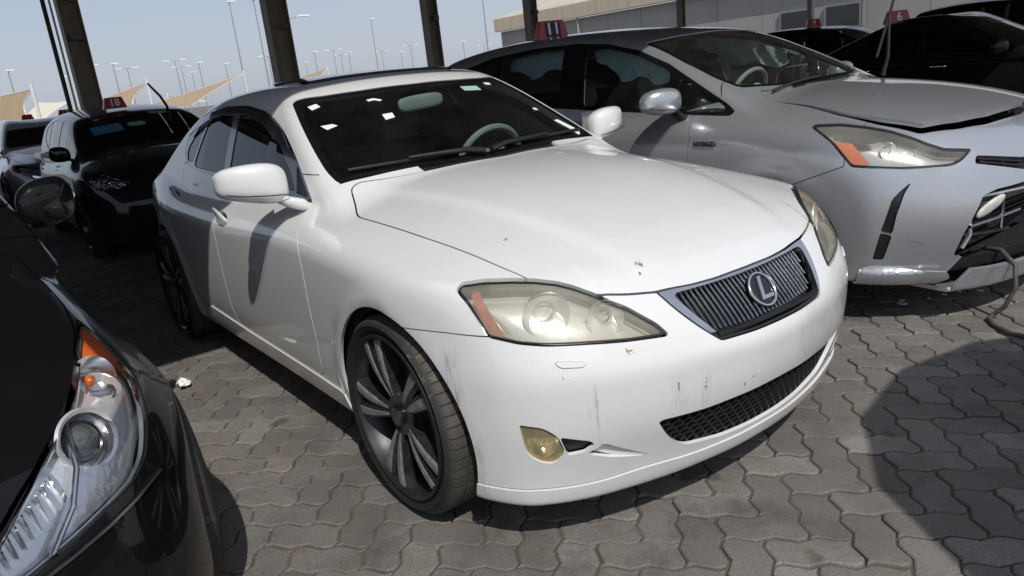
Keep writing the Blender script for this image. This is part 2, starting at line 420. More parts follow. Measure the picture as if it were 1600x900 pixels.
def glass(name, tint, rough=.02, dirt=.05, base=.0, ior=1.5):
    """a pane: part clear, part mirror by angle, with a film of dust"""
    k = NT(name); t = k.n('BsdfTransparent'); t.inputs[0].default_value = (*tint, 1)
    g = k.n('BsdfGlossy'); g.inputs['Roughness'].default_value = rough; g.inputs[0].default_value = (.95, .97, .97, 1)
    fr = k.n('Fresnel'); fr.inputs[0].default_value = ior
    m1 = k.n('MixShader'); k.l(k.math('MINIMUM', k.math('ADD', fr.outputs[0], base), 1.), m1.inputs[0]); k.l(t.outputs[0], m1.inputs[1]); k.l(g.outputs[0], m1.inputs[2])
    d = k.n('BsdfDiffuse'); d.inputs[0].default_value = (.55, .53, .49, 1)
    m2 = k.n('MixShader'); k.l(k.rng(k.noise(5, 7, rough=.7), .35, .8, dirt*.2, dirt), m2.inputs[0]); k.l(m1.outputs[0], m2.inputs[1]); k.l(d.outputs[0], m2.inputs[2])
    k.l(m2.outputs[0], k.out.inputs[0]); return k.m
M['windshield'] = glass('windshield_glass', (.74, .88, .82), dirt=.020)
M['tinted'] = glass('tinted_glass', (.045, .05, .055), dirt=.012, ior=1.33)
M['clear_glass'] = glass('clear_glass', (.84, .92, .87), dirt=.035)
M['lens_clear'] = glass('lens_clear', (.93, .94, .95), dirt=.03, base=.02)
def hazy_lens(name, tint, haze, amt, coat=.8):
    k = NT(name); k.set(base=k.mix(k.noise(9, 5), tuple(c*.85 for c in haze), haze), rough=.32, coat=coat)
    t = k.n('BsdfTransparent'); t.inputs[0].default_value = (*tint, 1)
    m = k.n('MixShader'); k.l(k.rng(k.noise(6, 6), .3, .75, amt*.6, amt*1.25), m.inputs[0]); k.l(t.outputs[0], m.inputs[1]); k.l(k.b.outputs[0], m.inputs[2]); k.l(m.outputs[0], k.out.inputs[0]); return k.m
M['lens_yellowed'] = hazy_lens('lens_yellowed', (.985, .975, .92), (.80, .775, .63), .28)
M['lens_fog'] = hazy_lens('lens_fog', (.97, .87, .62), (.70, .60, .36), .34)
M['lens_hazed'] = hazy_lens('lens_hazed', (.95, .95, .92), (.60, .59, .53), .26)
M['amber'] = NT('amber').set(base=(.85, .17, .02), rough=.15, coat=1.).m
M['dull_amber'] = plain('dull_amber', (.30, .055, .025), .25, coat=.6, var=.3, scale=40)
M['red_lens'] = NT('red_lens').set(base=(.30, .008, .01), rough=.12, coat=1.).m
def tread(name):
    k = NT(name); g = k.n('TexCoord').outputs['Object']; s = k.n('SeparateXYZ'); k.l(g, s.inputs[0])
    a = k.math('ARCTAN2', s.outputs[2], s.outputs[0]); r = k.math('SQRT', k.math('ADD', k.math('POWER', s.outputs[0], 2.), k.math('POWER', s.outputs[2], 2.)))
    w = k.math('ABSOLUTE', k.math('SUBTRACT', k.math('FRACT', k.math('MULTIPLY', a, 9.55)), .5))
    gr = k.math('MULTIPLY', k.rng(w, .06, .02, 0, 1), k.rng(r, .318, .326, 0, 1))
    dust = k.math('MULTIPLY', k.noise(12, 6), k.rng(r, .312, .333, .06, .8))
    dust = k.math('MULTIPLY', dust, k.math('SUBTRACT', 1., gr))
    # dried yellow-green mud on one patch of the side wall
    mud = k.rng(k.noise(26, 6, rough=.7), .56, .66, 0, .55); mud = k.math('MULTIPLY', mud, k.math('MULTIPLY', k.rng(r, .25, .27, 0, 1), k.rng(k.noise(3, 2), .5, .62, 0, 1)))
    c = k.mix(dust, (.012, .012, .012), (.15, .135, .115)); c = k.mix(mud, c, (.26, .23, .07))
    k.set(base=c, rough=.7); k.bump(k.math('SUBTRACT', k.math('MULTIPLY', k.noise(90, 3), .15), gr), .8, .006); return k.m
M['tyre'] = tread('tyre_rubber')
def paver_mat():
    k = NT('paver_concrete'); P = k.coord('Object'); W = k.n('NewGeometry'); oi = k.n('ObjectInfo')
    r = k.math('FRACT', k.math('ADD', W.outputs['Random Per Island'], oi.outputs['Random']))
    w = W.outputs['Position']
    c = k.ramp(r, [(0, (.136, .127, .116)), (.35, (.174, .164, .151)), (.7, (.205, .192, .177)), (1, (.26, .24, .217))])
    blot = k.noise(3.3, 7, w, .68); c = k.mix(k.rng(blot, .42, .62, 0, .65), c, (.098, .086, .074))
    pale = k.noise(1.1, 5, w, .6); c = k.mix(k.rng(pale, .48, .68, 0, .45), c, (.25, .235, .21))
    tan = k.noise(5.2, 5, w, .7); c = k.mix(k.rng(tan, .54, .68, 0, .5), c, (.205, .165, .12))
    g = k.noise(150, 4, w, .7); c = k.mix(k.rng(g, .40, .66, 0, .55), c, (.07, .064, .058))
    spk = k.noise(70, 2, w); c = k.mix(k.rng(spk, .72, .78, 0, .5), c, (.42, .40, .37))
    oil = k.noise(.9, 6, w, .7); c = k.mix(k.rng(oil, .55, .63, 0, .60), c, (.062, .056, .052))
    drip = k.noise(2.6, 3, w, .5); c = k.mix(k.rng(drip, .68, .71, 0, .6), c, (.045, .042, .04))
    k.set(base=c, rough=k.rng(blot, .3, .7, .72, .95))
    k.bump(k.math('ADD', k.math('MULTIPLY', k.noise(260, 4, w), .5), k.noise(45, 5, w)), .6, .0045); return k.m
M['paver'] = paver_mat()
def sand_mat():
    k = NT('joint_sand'); w = k.n('NewGeometry').outputs['Position']
    c = k.ramp(k.noise(14, 6, w), [(.3, (.055, .046, .038)), (.7, (.135, .110, .085))]); k.set(base=c, rough=.95); k.bump(k.noise(140, 4, w), .4, .004); return k.m
M['joint_sand'] = sand_mat()
def far_ground():
    k = NT('far_paving'); w = k.n('NewGeometry').outputs['Position']
    c = k.ramp(k.noise(.35, 8, w, .62), [(.3, (.12, .108, .095)), (.7, (.21, .19, .165))]); b = k.n('TexBrick'); b.inputs['Scale'].default_value = 4.4; b.inputs['Mortar Size'].default_value = .02
    mp = k.n('Mapping'); mp.inputs['Rotation'].default_value = (0, 0, math.radians(45)); k.l(w, mp.inputs[0]); k.l(mp.outputs[0], b.inputs[0])
    k.set(base=k.mix(k.rng(b.outputs['Fac'], 0, 1, 0, .5), c, (.05, .045, .04)), rough=.9); return k.m
M['far_paving'] = far_ground()
def wall_mat():
    k = NT('cladding'); w = k.coord('Object'); s = k.n('SeparateXYZ'); k.l(w, s.inputs[0])
    c = k.ramp(k.noise(.8, 6, k.mapped((.6, 1, .12)), .6), [(.3, (.29, .28, .265)), (.7, (.37, .355, .335))])
    k.set(base=c, rough=.7); return k.m
M['cladding'] = wall_mat()
def gutter_mat():
    k = NT('fascia'); c = k.ramp(k.noise(2.0, 7, k.mapped((1.6, 1, .10)), .7), [(.35, (.56, .49, .37)), (.62, (.50, .42, .31)), (.75, (.24, .20, .16))]); k.set(base=c, rough=.65); return k.m
M['fascia'] = gutter_mat()
M['roof_sheet'] = plain('roof_sheet', (.52, .46, .38), .6, var=.1, scale=.8)
def column_mat():
    k = NT('column_paint'); c = k.ramp(k.noise(1.6, 8, k.mapped((4, 4, .35)), .7), [(.25, (.18, .14, .10)), (.5, (.33, .28, .21)), (.8, (.46, .41, .34))]); k.set(base=c, rough=.6); return k.m
M['column'] = column_mat()
M['pipe'] = plain('pipe', (.40, .39, .37), .5)
M['cable'] = plain('cable', (.07, .065, .06), .6, var=.3, scale=30)
# ---------------------------------------------------------------- ground
def ground():
    g = MB(); g.add([(-600, -600, -.03), (600, -600, -.03), (600, 600, -.03), (-600, 600, -.03)], [(0, 1, 2, 3)])
    tag(g.build('ground', M['far_paving'], None, 0), kind='structure')
    p = MB(); p.add([(-16, -9, -.0085), (6, -9, -.0085), (6, 16, -.0085), (-16, 16, -.0085)], [(0, 1, 2, 3)])
    pv = tag(p.build('pavement', M['joint_sand'], None, 0), kind='structure')
    U = .118; A = .0095
    def edge(p, q, horiz):
        """one unit of a zigzag joint from grid point p to q"""
        t = (.24, .76); o = (A, -A); d = (q[0]-p[0], q[1]-p[1]); back = d[0] < -1e-9 or d[1] < -1e-9
        if back: t = (.76, .24); o = (-A, A)
        r = [p]
        for a, s_ in zip((.24, .76), o):
            r.append((p[0]+d[0]*a, p[1]+d[1]*a+s_) if horiz else (p[0]+d[0]*a+s_, p[1]+d[1]*a))
        return r
    def outline(w, h):
        pts = []
        for i in range(w): pts += edge((i*U, 0), ((i+1)*U, 0), True)
        for j in range(h): pts += edge((w*U, j*U), (w*U, (j+1)*U), False)
        for i in range(w, 0, -1): pts += edge((i*U, h*U), ((i-1)*U, h*U), True)
        for j in range(h, 0, -1): pts += edge((0, j*U), (0, (j-1)*U), False)
        return [(x-w*U/2, y-h*U/2) for x, y in pts]
    def tile(w, h):
        P = np.array(outline(w, h)); n = len(P)
        def inset(d):
            a = P-np.roll(P, 1, 0); b = np.roll(P, -1, 0)-P
            na = np.stack([-a[:, 1], a[:, 0]], 1)/np.linalg.norm(a, axis=1)[:, None]; nb = np.stack([-b[:, 1], b[:, 0]], 1)/np.linalg.norm(b, axis=1)[:, None]
            m = na+nb; return P+m/np.maximum((m*na).sum(1), .35)[:, None]*d
        o, i = inset(.0036), inset(.0086)
        V = [(x, y, -.013) for x, y in o]+[(x, y, -.0040) for x, y in o]+[(x, y, 0) for x, y in i]
        F = [(q, (q+1) % n, n+(q+1) % n, n+q) for q in range(n)]+[(n+q, n+(q+1) % n, 2*n+(q+1) % n, 2*n+q) for q in range(n)]+[tuple(range(2*n, 3*n))]
        return V, F
    T = {(2, 1): tile(2, 1), (1, 2): tile(1, 2)}
    me = {}
    for k, (V, F) in T.items():
        m_ = bpy.data.meshes.new('paver'); m_.from_pydata(V, [], F); m_.materials.append(M['paver']); me[k] = m_
    c45 = math.cos(math.pi/4)
    cp = cam.matrix_world.translation; inv = cam.matrix_world.inverted()
    def frame(x, y):
        q = inv @ Vector((x, y, 0))
        if q.z > -.2: return None
        f = 26.45/36
        return f*q.x/-q.z, f*q.y/-q.z, -q.z
    L = []
    N_ = 130
    for a in range(-N_, N_):
        for b in range(-N_, N_):
            # 90 degree herringbone on the unit grid: period 4 along the diagonal
            k = (a+b) % 4
            if k == 0: w, h = 2, 1
            elif k == 2: w, h = 1, 2
            else: continue
            gx, gy = (a+w/2)*U, (b+h/2)*U
            x, y = (gx-gy)*c45, (gx+gy)*c45
            q = frame(x, y)
            if q is None or abs(q[0]) > .68 or q[1] < -.46 or q[1] > .3 or q[2] > 8.5: continue
            L.append((x, y, (w, h), q))
    # the ones that show largest in the picture, outside what the cars hide
    def hidden(x, y): return (-3.7 < x < .45 and -.72 < y < .95) or (x < -.2 and y < -1.75) or (x < .35 and 1.55 < y < 3.4) or (x < -2.6)
    def inpic(q): return abs(q[0]) < .5 and abs(q[1]) < .285
    near = sorted([t for t in L if inpic(frame(t[0], t[1]) or (9, 9)) and not hidden(t[0], t[1])], key=lambda t: t[3][2])[:300]
    ns = set(id(t) for t in near)
    V, F = [], []
    for t in L:
        x, y, k, q = t
        z = rnd.uniform(-.0040, .0015); tx, ty = rnd.gauss(0, .013), rnd.gauss(0, .013); rz = math.pi/4+rnd.gauss(0, .006)
        x += rnd.gauss(0, .0006); y += rnd.gauss(0, .0006)
        if id(t) in ns:
            o = bpy.data.objects.new('paver', me[k]); link(o, pv); o.location = (x, y, z); o.rotation_euler = (tx, ty, rz)
        else:
            n = len(V); c, s_ = math.cos(rz), math.sin(rz); tv, tf = T[k]
            for vx, vy, vz in tv: V.append((x+c*vx-s_*vy, y+s_*vx+c*vy, z+vz+tx*vy-ty*vx))
            F += [tuple(i+n for i in f) for f in tf]
    m_ = bpy.data.meshes.new('paver_field'); m_.from_pydata(V, [], F); m_.materials.append(M['paver'])
    o = link(bpy.data.objects.new('paver_field', m_), pv); o['kind'] = 'stuff'
    print('pavers', len(L), len(near))
ground()
# ---------------------------------------------------------------- the white sedan: shape
_wp = spl([-3.75, -3.5, -3.2, -2.73, -2.2, -1.6, -1.0, -.5, 0, .3, .55, .8], [.665, .742, .805, .874, .885, .884, .884, .89, .895, .893, .875, .85])
_prof = spl([.10, .18, .25, .31, .36, .45, .60, .74, .84, .90, .96, 1.05], [-.10, -.055, -.030, -.018, -.010, -.003, 0, -.003, -.012, -.028, -.062, -.14])
_xf = spl([0, .1, .236, .4, .5, .6, .7, .78, .84, .90, .95], [.822, .819, .800, .760, .724, .680, .615, .535, .43, .23, -.05])
_pf = spl([.10, .17, .22, .30, .38, .45, .50, .56, .64, .70, .78, .90], [-.17, -.100, -.078, -.050, -.020, -.005, -.001, -.004, -.050, -.095, -.165, -.31])
_hc = spl([-3.75, -3.5, -3.1, -2.7, -2.2, -1.5, -.9, -.6, -.3, 0, .25, .45, .6, .72, .85], [1.03, 1.055, 1.065, 1.05, 1.03, 1.02, 1.03, 1.022, 1.002, .962, .905, .842, .778, .700, .58])
_hd = spl([0, .2, .4, .55, .68, .78, .90], [0, -.004, -.024, -.054, -.090, -.125, -.18])
_ds = spl([-3.75, -1.5, -.5, .1, .4, .7], [1.0, 1.0, .88, .70, .48, .36])
_rc = spl([-.8, -1.1, -1.4, -1.7, -2.0, -2.3, -2.6], [1.335, 1.383, 1.413, 1.424, 1.420, 1.40, 1.35])
_rd = spl([0, .25, .45, .6, .75], [0, -.006, -.024, -.054, -.11])
def white_sedan_field(x, y, z):
    ay = np.abs(y)
    W = _wp(x)+_prof(z)
    for xc in (.015, -2.73):
        r = np.sqrt((x-xc)**2+(z-.335)**2)
        W = W+.010*np.exp(-((r-.39)/.045)**2)
    side = ay-W
    front = (x-_xf(ay)-_pf(z)*(1-.45*np.clip(ay/.8, 0, 1)**2))*np.where(ay > .5, .85, .95)
    cr = np.interp(x, [-.55, .1, .66], [.545, .45, .335])      # raised middle of the hood
    top = (z-_hc(x)-_hd(ay)*_ds(x)-.010/(1+np.exp((ay-cr)/.014))*np.clip((x+.75)/.3, 0, 1)*np.clip((.70-x)/.25, 0, 1)+.005)*.96
    rear = (-3.745+.30*ay**2.4+.07*np.abs(z-.75)**1.5+.06*np.clip(.55-z, 0, 1)-x)*.95
    bot = .165+.05*np.clip(.35-x, 0, .6)*(x > -.25)+np.where(x < -.25, .03, 0)-z
    b = smax(side, top, .07)
    b = smax(b, front, .08)
    b = smax(b, rear, .12)
    b = smax(b, bot, .02)
    roof = (z-_rc(x)-_rd(ay))
    ws = ((z-.965)+.527*(x+.405+.30*ay*ay))*.885
    bl = ((z-1.06)-.477*(x+3.16-.25*ay*ay))*.9
    dz = z-.93
    gs = (ay-(.757+.014*np.clip(-1.3-x, 0, 1)-.33*dz-.28*dz*dz-.03*np.clip(-2.2-x, 0, 2)-.02*np.clip(x+1.2, 0, 2)))*.94
    g = smax(roof, gs, .085)
    g = smax(g, ws, .05)
    g = smax(g, bl, .06)
    g = smax(g, .9-z, .02)
    return smin(b, g, .035)
# ---------------------------------------------------------------- the silver wagon: shape
_pwp = spl([-3.7, -3.3, -2.78, -2.0, -1.0, 0, .4, .9], [.78, .83, .875, .885, .885, .895, .89, .86])
_pprof = spl([.10, .18, .25, .33, .45, .60, .75, .90, 1.0, 1.1], [-.10, -.055, -.030, -.015, -.005, 0, -.006, -.022, -.055, -.11])
_pxf = spl([0, .15, .3, .45, .58, .68, .76, .83, .89, .95], [.955, .945, .918, .870, .800, .720, .62, .49, .28, 0])
_ppf = spl([.10, .18, .26, .36, .46, .58, .70, .80, .90, 1.0], [-.16, -.08, -.045, -.015, 0, -.01, -.05, -.105, -.19, -.31])
_phc = spl([-3.7, -2.8, -1.5, -.9, -.5, -.2, .1, .35, .6, .8, .95], [1.05, 1.06, 1.08, 1.12, 1.13, 1.105, 1.06, 1.005, .925, .83, .72])
_phd = spl([0, .3, .5, .65, .78, .92], [0, -.012, -.04, -.078, -.128, -.20])
_prc = spl([-.7, -1.0, -1.3, -1.7, -2.2, -2.8, -3.3, -3.6], [1.37, 1.462, 1.512, 1.548, 1.570, 1.555, 1.50, 1.44])
_prd = spl([0, .3, .5, .65, .8], [0, -.012, -.036, -.075, -.14])
def silver_wagon_field(x, y, z):
    ay = np.abs(y)
    W = _pwp(x)+_pprof(z)
    for xc in (0., -2.78):
        r = np.sqrt((x-xc)**2+(z-.325)**2)
        W = W+.014*np.exp(-((r-.40)/.05)**2)
    side = ay-W
    front = (x-_pxf(ay)-_ppf(z)*(1-.3*np.clip(ay/.8, 0, 1)**2))*.92
    top = (z-_phc(x)-_phd(ay)*np.interp(x, [-.5, .5], [1, .75]))*.95
    rear = (-3.66+.25*ay**2.4+.12*np.abs(z-.7)-x)*.95
    bot = .212-z
    b = smax(side, top, .09); b = smax(b, front, .09); b = smax(b, rear, .12); b = smax(b, bot, .02)
    roof = z-_prc(x)-_prd(ay)
    ws = ((z-1.05)+.50*(x+.10+.30*ay*ay))*.89
    dz = z-1.0
    gs = (ay-(.775-.24*dz-.25*dz*dz-.02*np.clip(-2.2-x, 0, 2)-.03*np.clip(x+1.1, 0, 2)))*.95
    g = smax(roof, gs, .09); g = smax(g, ws, .05); g = smax(g, (-3.55+.5*(z-1.1)-x), .1); g = smax(g, .95-z, .02)
    return smin(b, g, .04)
# ---------------------------------------------------------------- the black sedan by the camera: shape
_bwp = spl([-3.8, -3.4, -2.8, -1.5, 0, .4, .9], [.80, .85, .90, .905, .915, .905, .86])
_bprof = spl([.10, .20, .30, .45, .55, .65, .75, .82, .90, .98], [-.07, -.03, -.012, 0, -.010, -.036, -.082, -.125, -.17, -.23])
_bxf = spl([0, .2, .4, .55, .68, .77, .84, .90, .95], [.96, .935, .865, .785, .68, .565, .43, .22, -.05])
_bpf = spl([.10, .18, .28, .40, .50, .60, .70, .80, .90], [-.13, -.05, -.01, 0, -.01, -.035, -.09, -.17, -.29])
_bhc = spl([-3.8, -3.0, -1.5, -.8, -.4, 0, .3, .55, .75, .95], [1.02, 1.06, 1.0, 1.01, .99, .945, .895, .83, .755, .63])
_bhd = spl([0, .3, .5, .65, .78, .92], [0, -.008, -.026, -.05, -.085, -.15])
_brc = spl([-.8, -1.2, -1.6, -2.0, -2.4, -2.8], [1.36, 1.43, 1.465, 1.465, 1.43, 1.35])
def black_sedan_field(x, y, z):
    ay = np.abs(y)
    W = _bwp(x)+_bprof(z)
    for xc in (0., -2.795):
        r = np.sqrt((x-xc)**2+(z-.325)**2)
        W = W+.016*np.exp(-((r-.40)/.05)**2)
    side = ay-W
    front = (x-_bxf(ay)-_bpf(z)*(1-.35*np.clip(ay/.8, 0, 1)**2))*.9
    top = (z-_bhc(x)-_bhd(ay)-.012*np.exp(-((ay-.52-.25*np.clip(-x, -.6, .6))/.05)**2))*.95
    rear = (-3.95+.3*ay**2.4+.1*np.abs(z-.8)-x)*.95
    b = smax(side, top, .06); b = smax(b, front, .08); b = smax(b, rear, .12); b = smax(b, .17-z, .02)
    roof = z-_brc(x)-.15*ay**2
    ws = ((z-.98)+.48*(x+.42+.30*ay*ay))*.89
    bl = ((z-1.06)-.40*(x+3.3-.25*ay*ay))*.92
    dz = z-.95
    gs = (ay-(.77-.34*dz-.28*dz*dz))*.94
    g = smax(roof, gs, .10); g = smax(g, ws, .05); g = smax(g, bl, .08); g = smax(g, .9-z, .02)
    return smin(b, g, .035)
# ---------------------------------------------------------------- cutting a car's surface into panels
R2 = math.sqrt(.5)
def uv(V, pr):
    x, ay, z = V[:, 0], np.abs(V[:, 1]), V[:, 2]
    return {'side': (x, z), 'top': (ay, x), 'front': (ay, z), 'diag': ((x-ay)*R2, z), 'updiag': ((x-ay)*R2, (x+ay)*R2)}[pr]
class Body:
    def __init__(s, F, lo, hi, h, inner=True):
        s.F = F; s.m = polygonize(F, lo, hi, h); s.inner = None
        if inner:
            s.inner = polygonize(F, lo, hi, .045); s.inner.V = s.inner.V-s.inner.N*.035
    def s(s, m, pr, poly, cond):
        f = sdf(poly, *uv(m.V, pr)) if poly is not None else np.full(len(m.V), -9.)
        return np.maximum(f, cond(m.V)) if cond is not None else f
    def take(s, pr, poly, cond=None, gap=.0022, hole=False):
        """cut a panel out of the remaining surface; hole also opens the dark inner shell"""
        f = s.s(s.m, pr, poly, cond); a = clip(s.m, f+gap); s.m = clip(s.m, gap-f)
        if hole and s.inner is not None: s.inner = clip(s.inner, .012-s.s(s.inner, pr, poly, cond))
        return a
    def sub(s, m, pr, poly, cond=None, gap=.002):
        f = s.s(m, pr, poly, cond); return clip(m, f+gap), clip(m, gap-f)
    def surf_x(s, y, z, x0=1.1):
        """where the front of the car stands at a given y, z"""
        y = np.asarray(y, float); z = np.asarray(z, float); a = np.full(y.shape, x0); 
        for _ in range(220):
            f = s.F(a, y, z); a = np.where(f > 1e-5, a-np.clip(f*.7, .0004, .08), a)
        return a
    def drop(s, P, D):
        """follow direction D from P until the surface"""
        P = np.atleast_2d(np.asarray(P, float)).copy(); D = np.asarray(D, float); D = D/np.linalg.norm(D)
        for _ in range(260):
            f = s.F(*P.T); P = P+np.where(f > 1e-5, np.clip(f*.7, .0003, .06), 0)[:, None]*D
        g = grad(s.F, P); return P, g/np.linalg.norm(g, axis=1)[:, None]
def halves(m):
    return clip(m, m.V[:, 1]), clip(m, -m.V[:, 1])
def both(name, m, mat, parent, labels=None, **kw):
    out = []
    for q in halves(m):
        o = panel(name, q, mat, parent, **kw)
        if o is not None: out.append(o)
    return out
def liner(parent, xc, zc, r, y0, y1, sgn, mat):
    mb = MB(); prof = [(r, y1*sgn), (r, y0*sgn), (.05, y0*sgn)]
    mb.lathe(prof, 28, Matrix.Translation((xc, 0, zc)), math.radians(-12), math.radians(192))
    return mb.build('wheel_arch_liner', mat, parent)
def tyre_mesh(R, rr, w, groove=True):
    h = w/2; P = [(rr-.012, h-.02), (rr+.004, h-.012), (rr+.02, h), (rr+(R-rr)*.55, h+.004), (R-.022, h-.004), (R-.006, h-.018), (R, h-.034)]
    if groove:
        for y in (.045, 0, -.045): P += [(R, y+.006), (R-.007, y+.004), (R-.007, y-.004), (R, y-.006)]
    P += [(R, -h+.034), (R-.006, -h+.018), (R-.022, -h+.004), (rr+(R-rr)*.55, -h-.004), (rr+.02, -h), (rr+.004, -h+.012), (rr-.012, -h+.02)]
    return MB().lathe(P, 72)
def spoke_arm(mb, a0, a1, r0, r1, w0, w1, y0, y1, th, n=7, M=None):
    """one arm of a spoke from the hub to the rim, bent and bevelled"""
    rings = []
    for i in range(n):
        t = i/(n-1); a = a0+(a1-a0)*t**.8; r = r0+(r1-r0)*t; w = w0+(w1-w0)*t; y = y0+(y1-y0)*t-.010*math.sin(math.pi*t)
        c, s_ = math.cos(a), math.sin(a)
        pts = [(-w, th), (-w, .006), (-w*.55, 0), (w*.55, 0), (w, .006), (w, th)]
        rings.append([(c*r-s_*q, y+d, s_*r+c*q) for q, d in pts])
    return mb.loft(rings, M)
def wheel(parent, name, loc, sgn, R=.335, rr=.252, w=.225, style='twin', rot=0., mat=None, detail=True):
    """outer face towards -y; sgn = -1 is the car's right side, +1 its left"""
    o = bpy.data.objects.new(name, None); o.empty_display_size = .1; link(o, parent); o.location = loc
    o.rotation_euler = (0, rot, 0 if sgn < 0 else math.pi)
    tyre_mesh(R, rr, w, detail).build('tyre', M['tyre'], o, 40)
    f = -w/2
    rim = MB().lathe([(rr+.004, f+.010), (rr+.003, f-.001), (rr-.004, f-.003), (rr-.010, f+.004), (rr-.014, f+.02), (rr-.022, f+.03), (rr-.030, .03), (rr-.012, -f-.01), (rr, -f-.01)], 64).build('rim', mat or M['rim_barrel'], o, 40)
    if detail:
        MB().lathe([(.0, f+.012), (.030, f+.012), (.034, f+.018), (.034, f+.03)], 28).build('centre_cap', M['gloss_black'], rim, 30)
        MB().lathe([(.03, f+.028), (.066, f+.024), (.075, f+.034), (.078, f+.09)], 40).build('hub', M['gunmetal'], rim, 35)
        MB().lathe([(.07, f+.085), (.168, f+.085), (.168, f+.108), (.07, f+.108)], 48).build('brake_disc', M['iron'], o, 35)
        cal = MB(); cal.lathe([(.10, f+.072), (.178, f+.072), (.178, f+.13), (.10, f+.13), (.10, f+.072)], 12, None, math.radians(150), math.radians(215)); cal.build('brake_caliper', M['iron'], o, 35)
    bk = MB().lathe([(.02, .05), (rr-.03, .05), (rr-.03, .056), (.02, .056)], 40).build('backing_plate', M['matte_black'], o, 30)
    n = 5
    for k in range(n):
        a = 2*math.pi*k/n+math.pi/2; mb = MB(); m2 = MB()
        if style == 'twin':
            for s_ in (-1, 1):
                spoke_arm(mb, a+s_*.14, a+s_*.150, .050, rr-.012, .013, .031, f+.026, f+.010, .045)
                spoke_arm(m2, a+s_*.17, a+s_*.165, .062, rr-.016, .009, .021, f+.0235, f+.0065, .008)
        else:
            spoke_arm(mb, a, a, .05, rr-.014, .026, .034, f+.024, f+.014, .04)
            spoke_arm(m2, a, a, .06, rr-.02, .014, .02, f+.021, f+.011, .006)
        sp = mb.build('spoke', mat or M['gunmetal'], rim, 30)
        if detail: m2.build('machined_edge', M['machined'], sp, 30)
    return o
def strip_on(body, name, P, N, width, lift, mat, parent):
    """a flat band laid along points of the surface"""
    mb = MB(); V = []; P = [Vector(p) for p in P]; N = [Vector(n) for n in N]
    for i, p in enumerate(P):
        t = (P[min(i+1, len(P)-1)]-P[max(i-1, 0)]).normalized(); c = t.cross(N[i]).normalized()
        V += [p+c*width/2+N[i]*lift, p-c*width/2+N[i]*lift, p-c*width/2-N[i]*.003, p+c*width/2-N[i]*.003]
    rings = [V[4*i:4*i+4] for i in range(len(P))]
    return mb.loft([[tuple(v) for v in r] for r in rings]).build(name, mat, parent, 40)
def quad_on(F, P, u, v, lift=.002):
    pass
def number_sign(num, loc, rz, label, s=1., side=True, plate=False):
    """red roof sign with a lot number"""
    o = empty('roof_number_sign', loc, rz); h, w, d = .125*s, .25*s, .11*s
    b = MB().box((0, 0, h/2), (d, w, h), None, (.62, .72)).build('sign_box', M['red_plastic'], o, 30, bevel=.006)
    tilt = math.atan2(d*.19, h)
    for f in ((1, -1) if side else (1,)):
        mt = Matrix.Rotation(0 if f > 0 else math.pi, 4, 'Z') @ Matrix.Translation((d*.405+.003, 0, h*.5)) @ Matrix.Rotation(-tilt, 4, 'Y') @ Matrix.Rotation(math.pi/2, 4, 'Z') @ Matrix.Rotation(math.pi/2, 4, 'X')
        if plate: MB().box((0, 0, 0), (h*.95, h*.82, .002), mt).build('number_plate', M['black_print'], o, 0)
        if num: text('number', num, h*.92, M['white_print'], o, mt, .003)
    return tag(o, label, 'number sign', 'red number signs on car roofs')
def superloft(name, secs, mat, parent, n=20, p=2.6, sub=1):
    """sections of (centre, half a, half b, axis a, axis b) lofted into a rounded body"""
    rings = []
    for c, a, b, ua, ub in secs:
        c, ua, ub = Vector(c), Vector(ua), Vector(ub); r = []
        for i in range(n):
            t = 2*math.pi*i/n; x = math.copysign(abs(math.cos(t))**(2/p), math.cos(t)); y = math.copysign(abs(math.sin(t))**(2/p), math.sin(t))
            r.append(tuple(c+ua*a*x+ub*b*y))
        rings.append(r)
    return MB().loft(rings).build(name, mat, parent, 180, sub=sub)
def seat(parent, x, y, mat, w=.50):
    """front seat: cushion, backrest, headrest"""
    o = bpy.data.objects.new('seat', None); o.empty_display_size = .1; link(o, parent); o.location = (x, y, 0)
    superloft('cushion', [((.25, 0, .40), w*.42, .05, (0, 1, 0), (0, 0, 1)), ((.20, 0, .42), w*.5, .08, (0, 1, 0), (0, 0, 1)), ((-.2, 0, .38), w*.5, .08, (0, 1, 0), (0, 0, 1)), ((-.24, 0, .38), w*.42, .05, (0, 1, 0), (0, 0, 1))], mat, o)
    superloft('backrest', [((-.20, 0, .40), w*.46, .05, (0, 1, 0), (1, 0, 0)), ((-.24, 0, .5), w*.5, .07, (0, 1, 0), (1, 0, 0)), ((-.34, 0, .85), w*.48, .06, (0, 1, 0), (1, 0, 0)), ((-.385, 0, 1.0), w*.38, .05, (0, 1, 0), (1, 0, 0)), ((-.39, 0, 1.02), w*.30, .03, (0, 1, 0), (1, 0, 0))], mat, o)
    superloft('headrest', [((-.39, 0, 1.04), .10, .03, (0, 1, 0), (1, 0, 0)), ((-.39, 0, 1.08), .135, .05, (0, 1, 0), (1, 0, 0)), ((-.40, 0, 1.17), .13, .05, (0, 1, 0), (1, 0, 0)), ((-.40, 0, 1.205), .09, .03, (0, 1, 0), (1, 0, 0))], mat, o)
    return o
def steering_wheel(parent, loc, tilt, mat, r=.185):
    o = MB(); ring = [(r*math.cos(t), 0, r*math.sin(t)) for t in np.linspace(0, 2*math.pi, 40)]
    o.tube(ring, .016, 8); o.box((0, 0, 0), (.16, .04, .13)); o.box((0, 0, 0), (.34, .02, .035)); o.box((0, 0, -.09), (.035, .02, .15))
    m = Matrix.Translation(loc) @ Matrix.Rotation(math.pi/2, 4, 'Z') @ Matrix.Rotation(tilt, 4, 'X')
    w = MB(); w.add(o.v, o.f, m); return w.build('steering_wheel', mat, parent, 40)
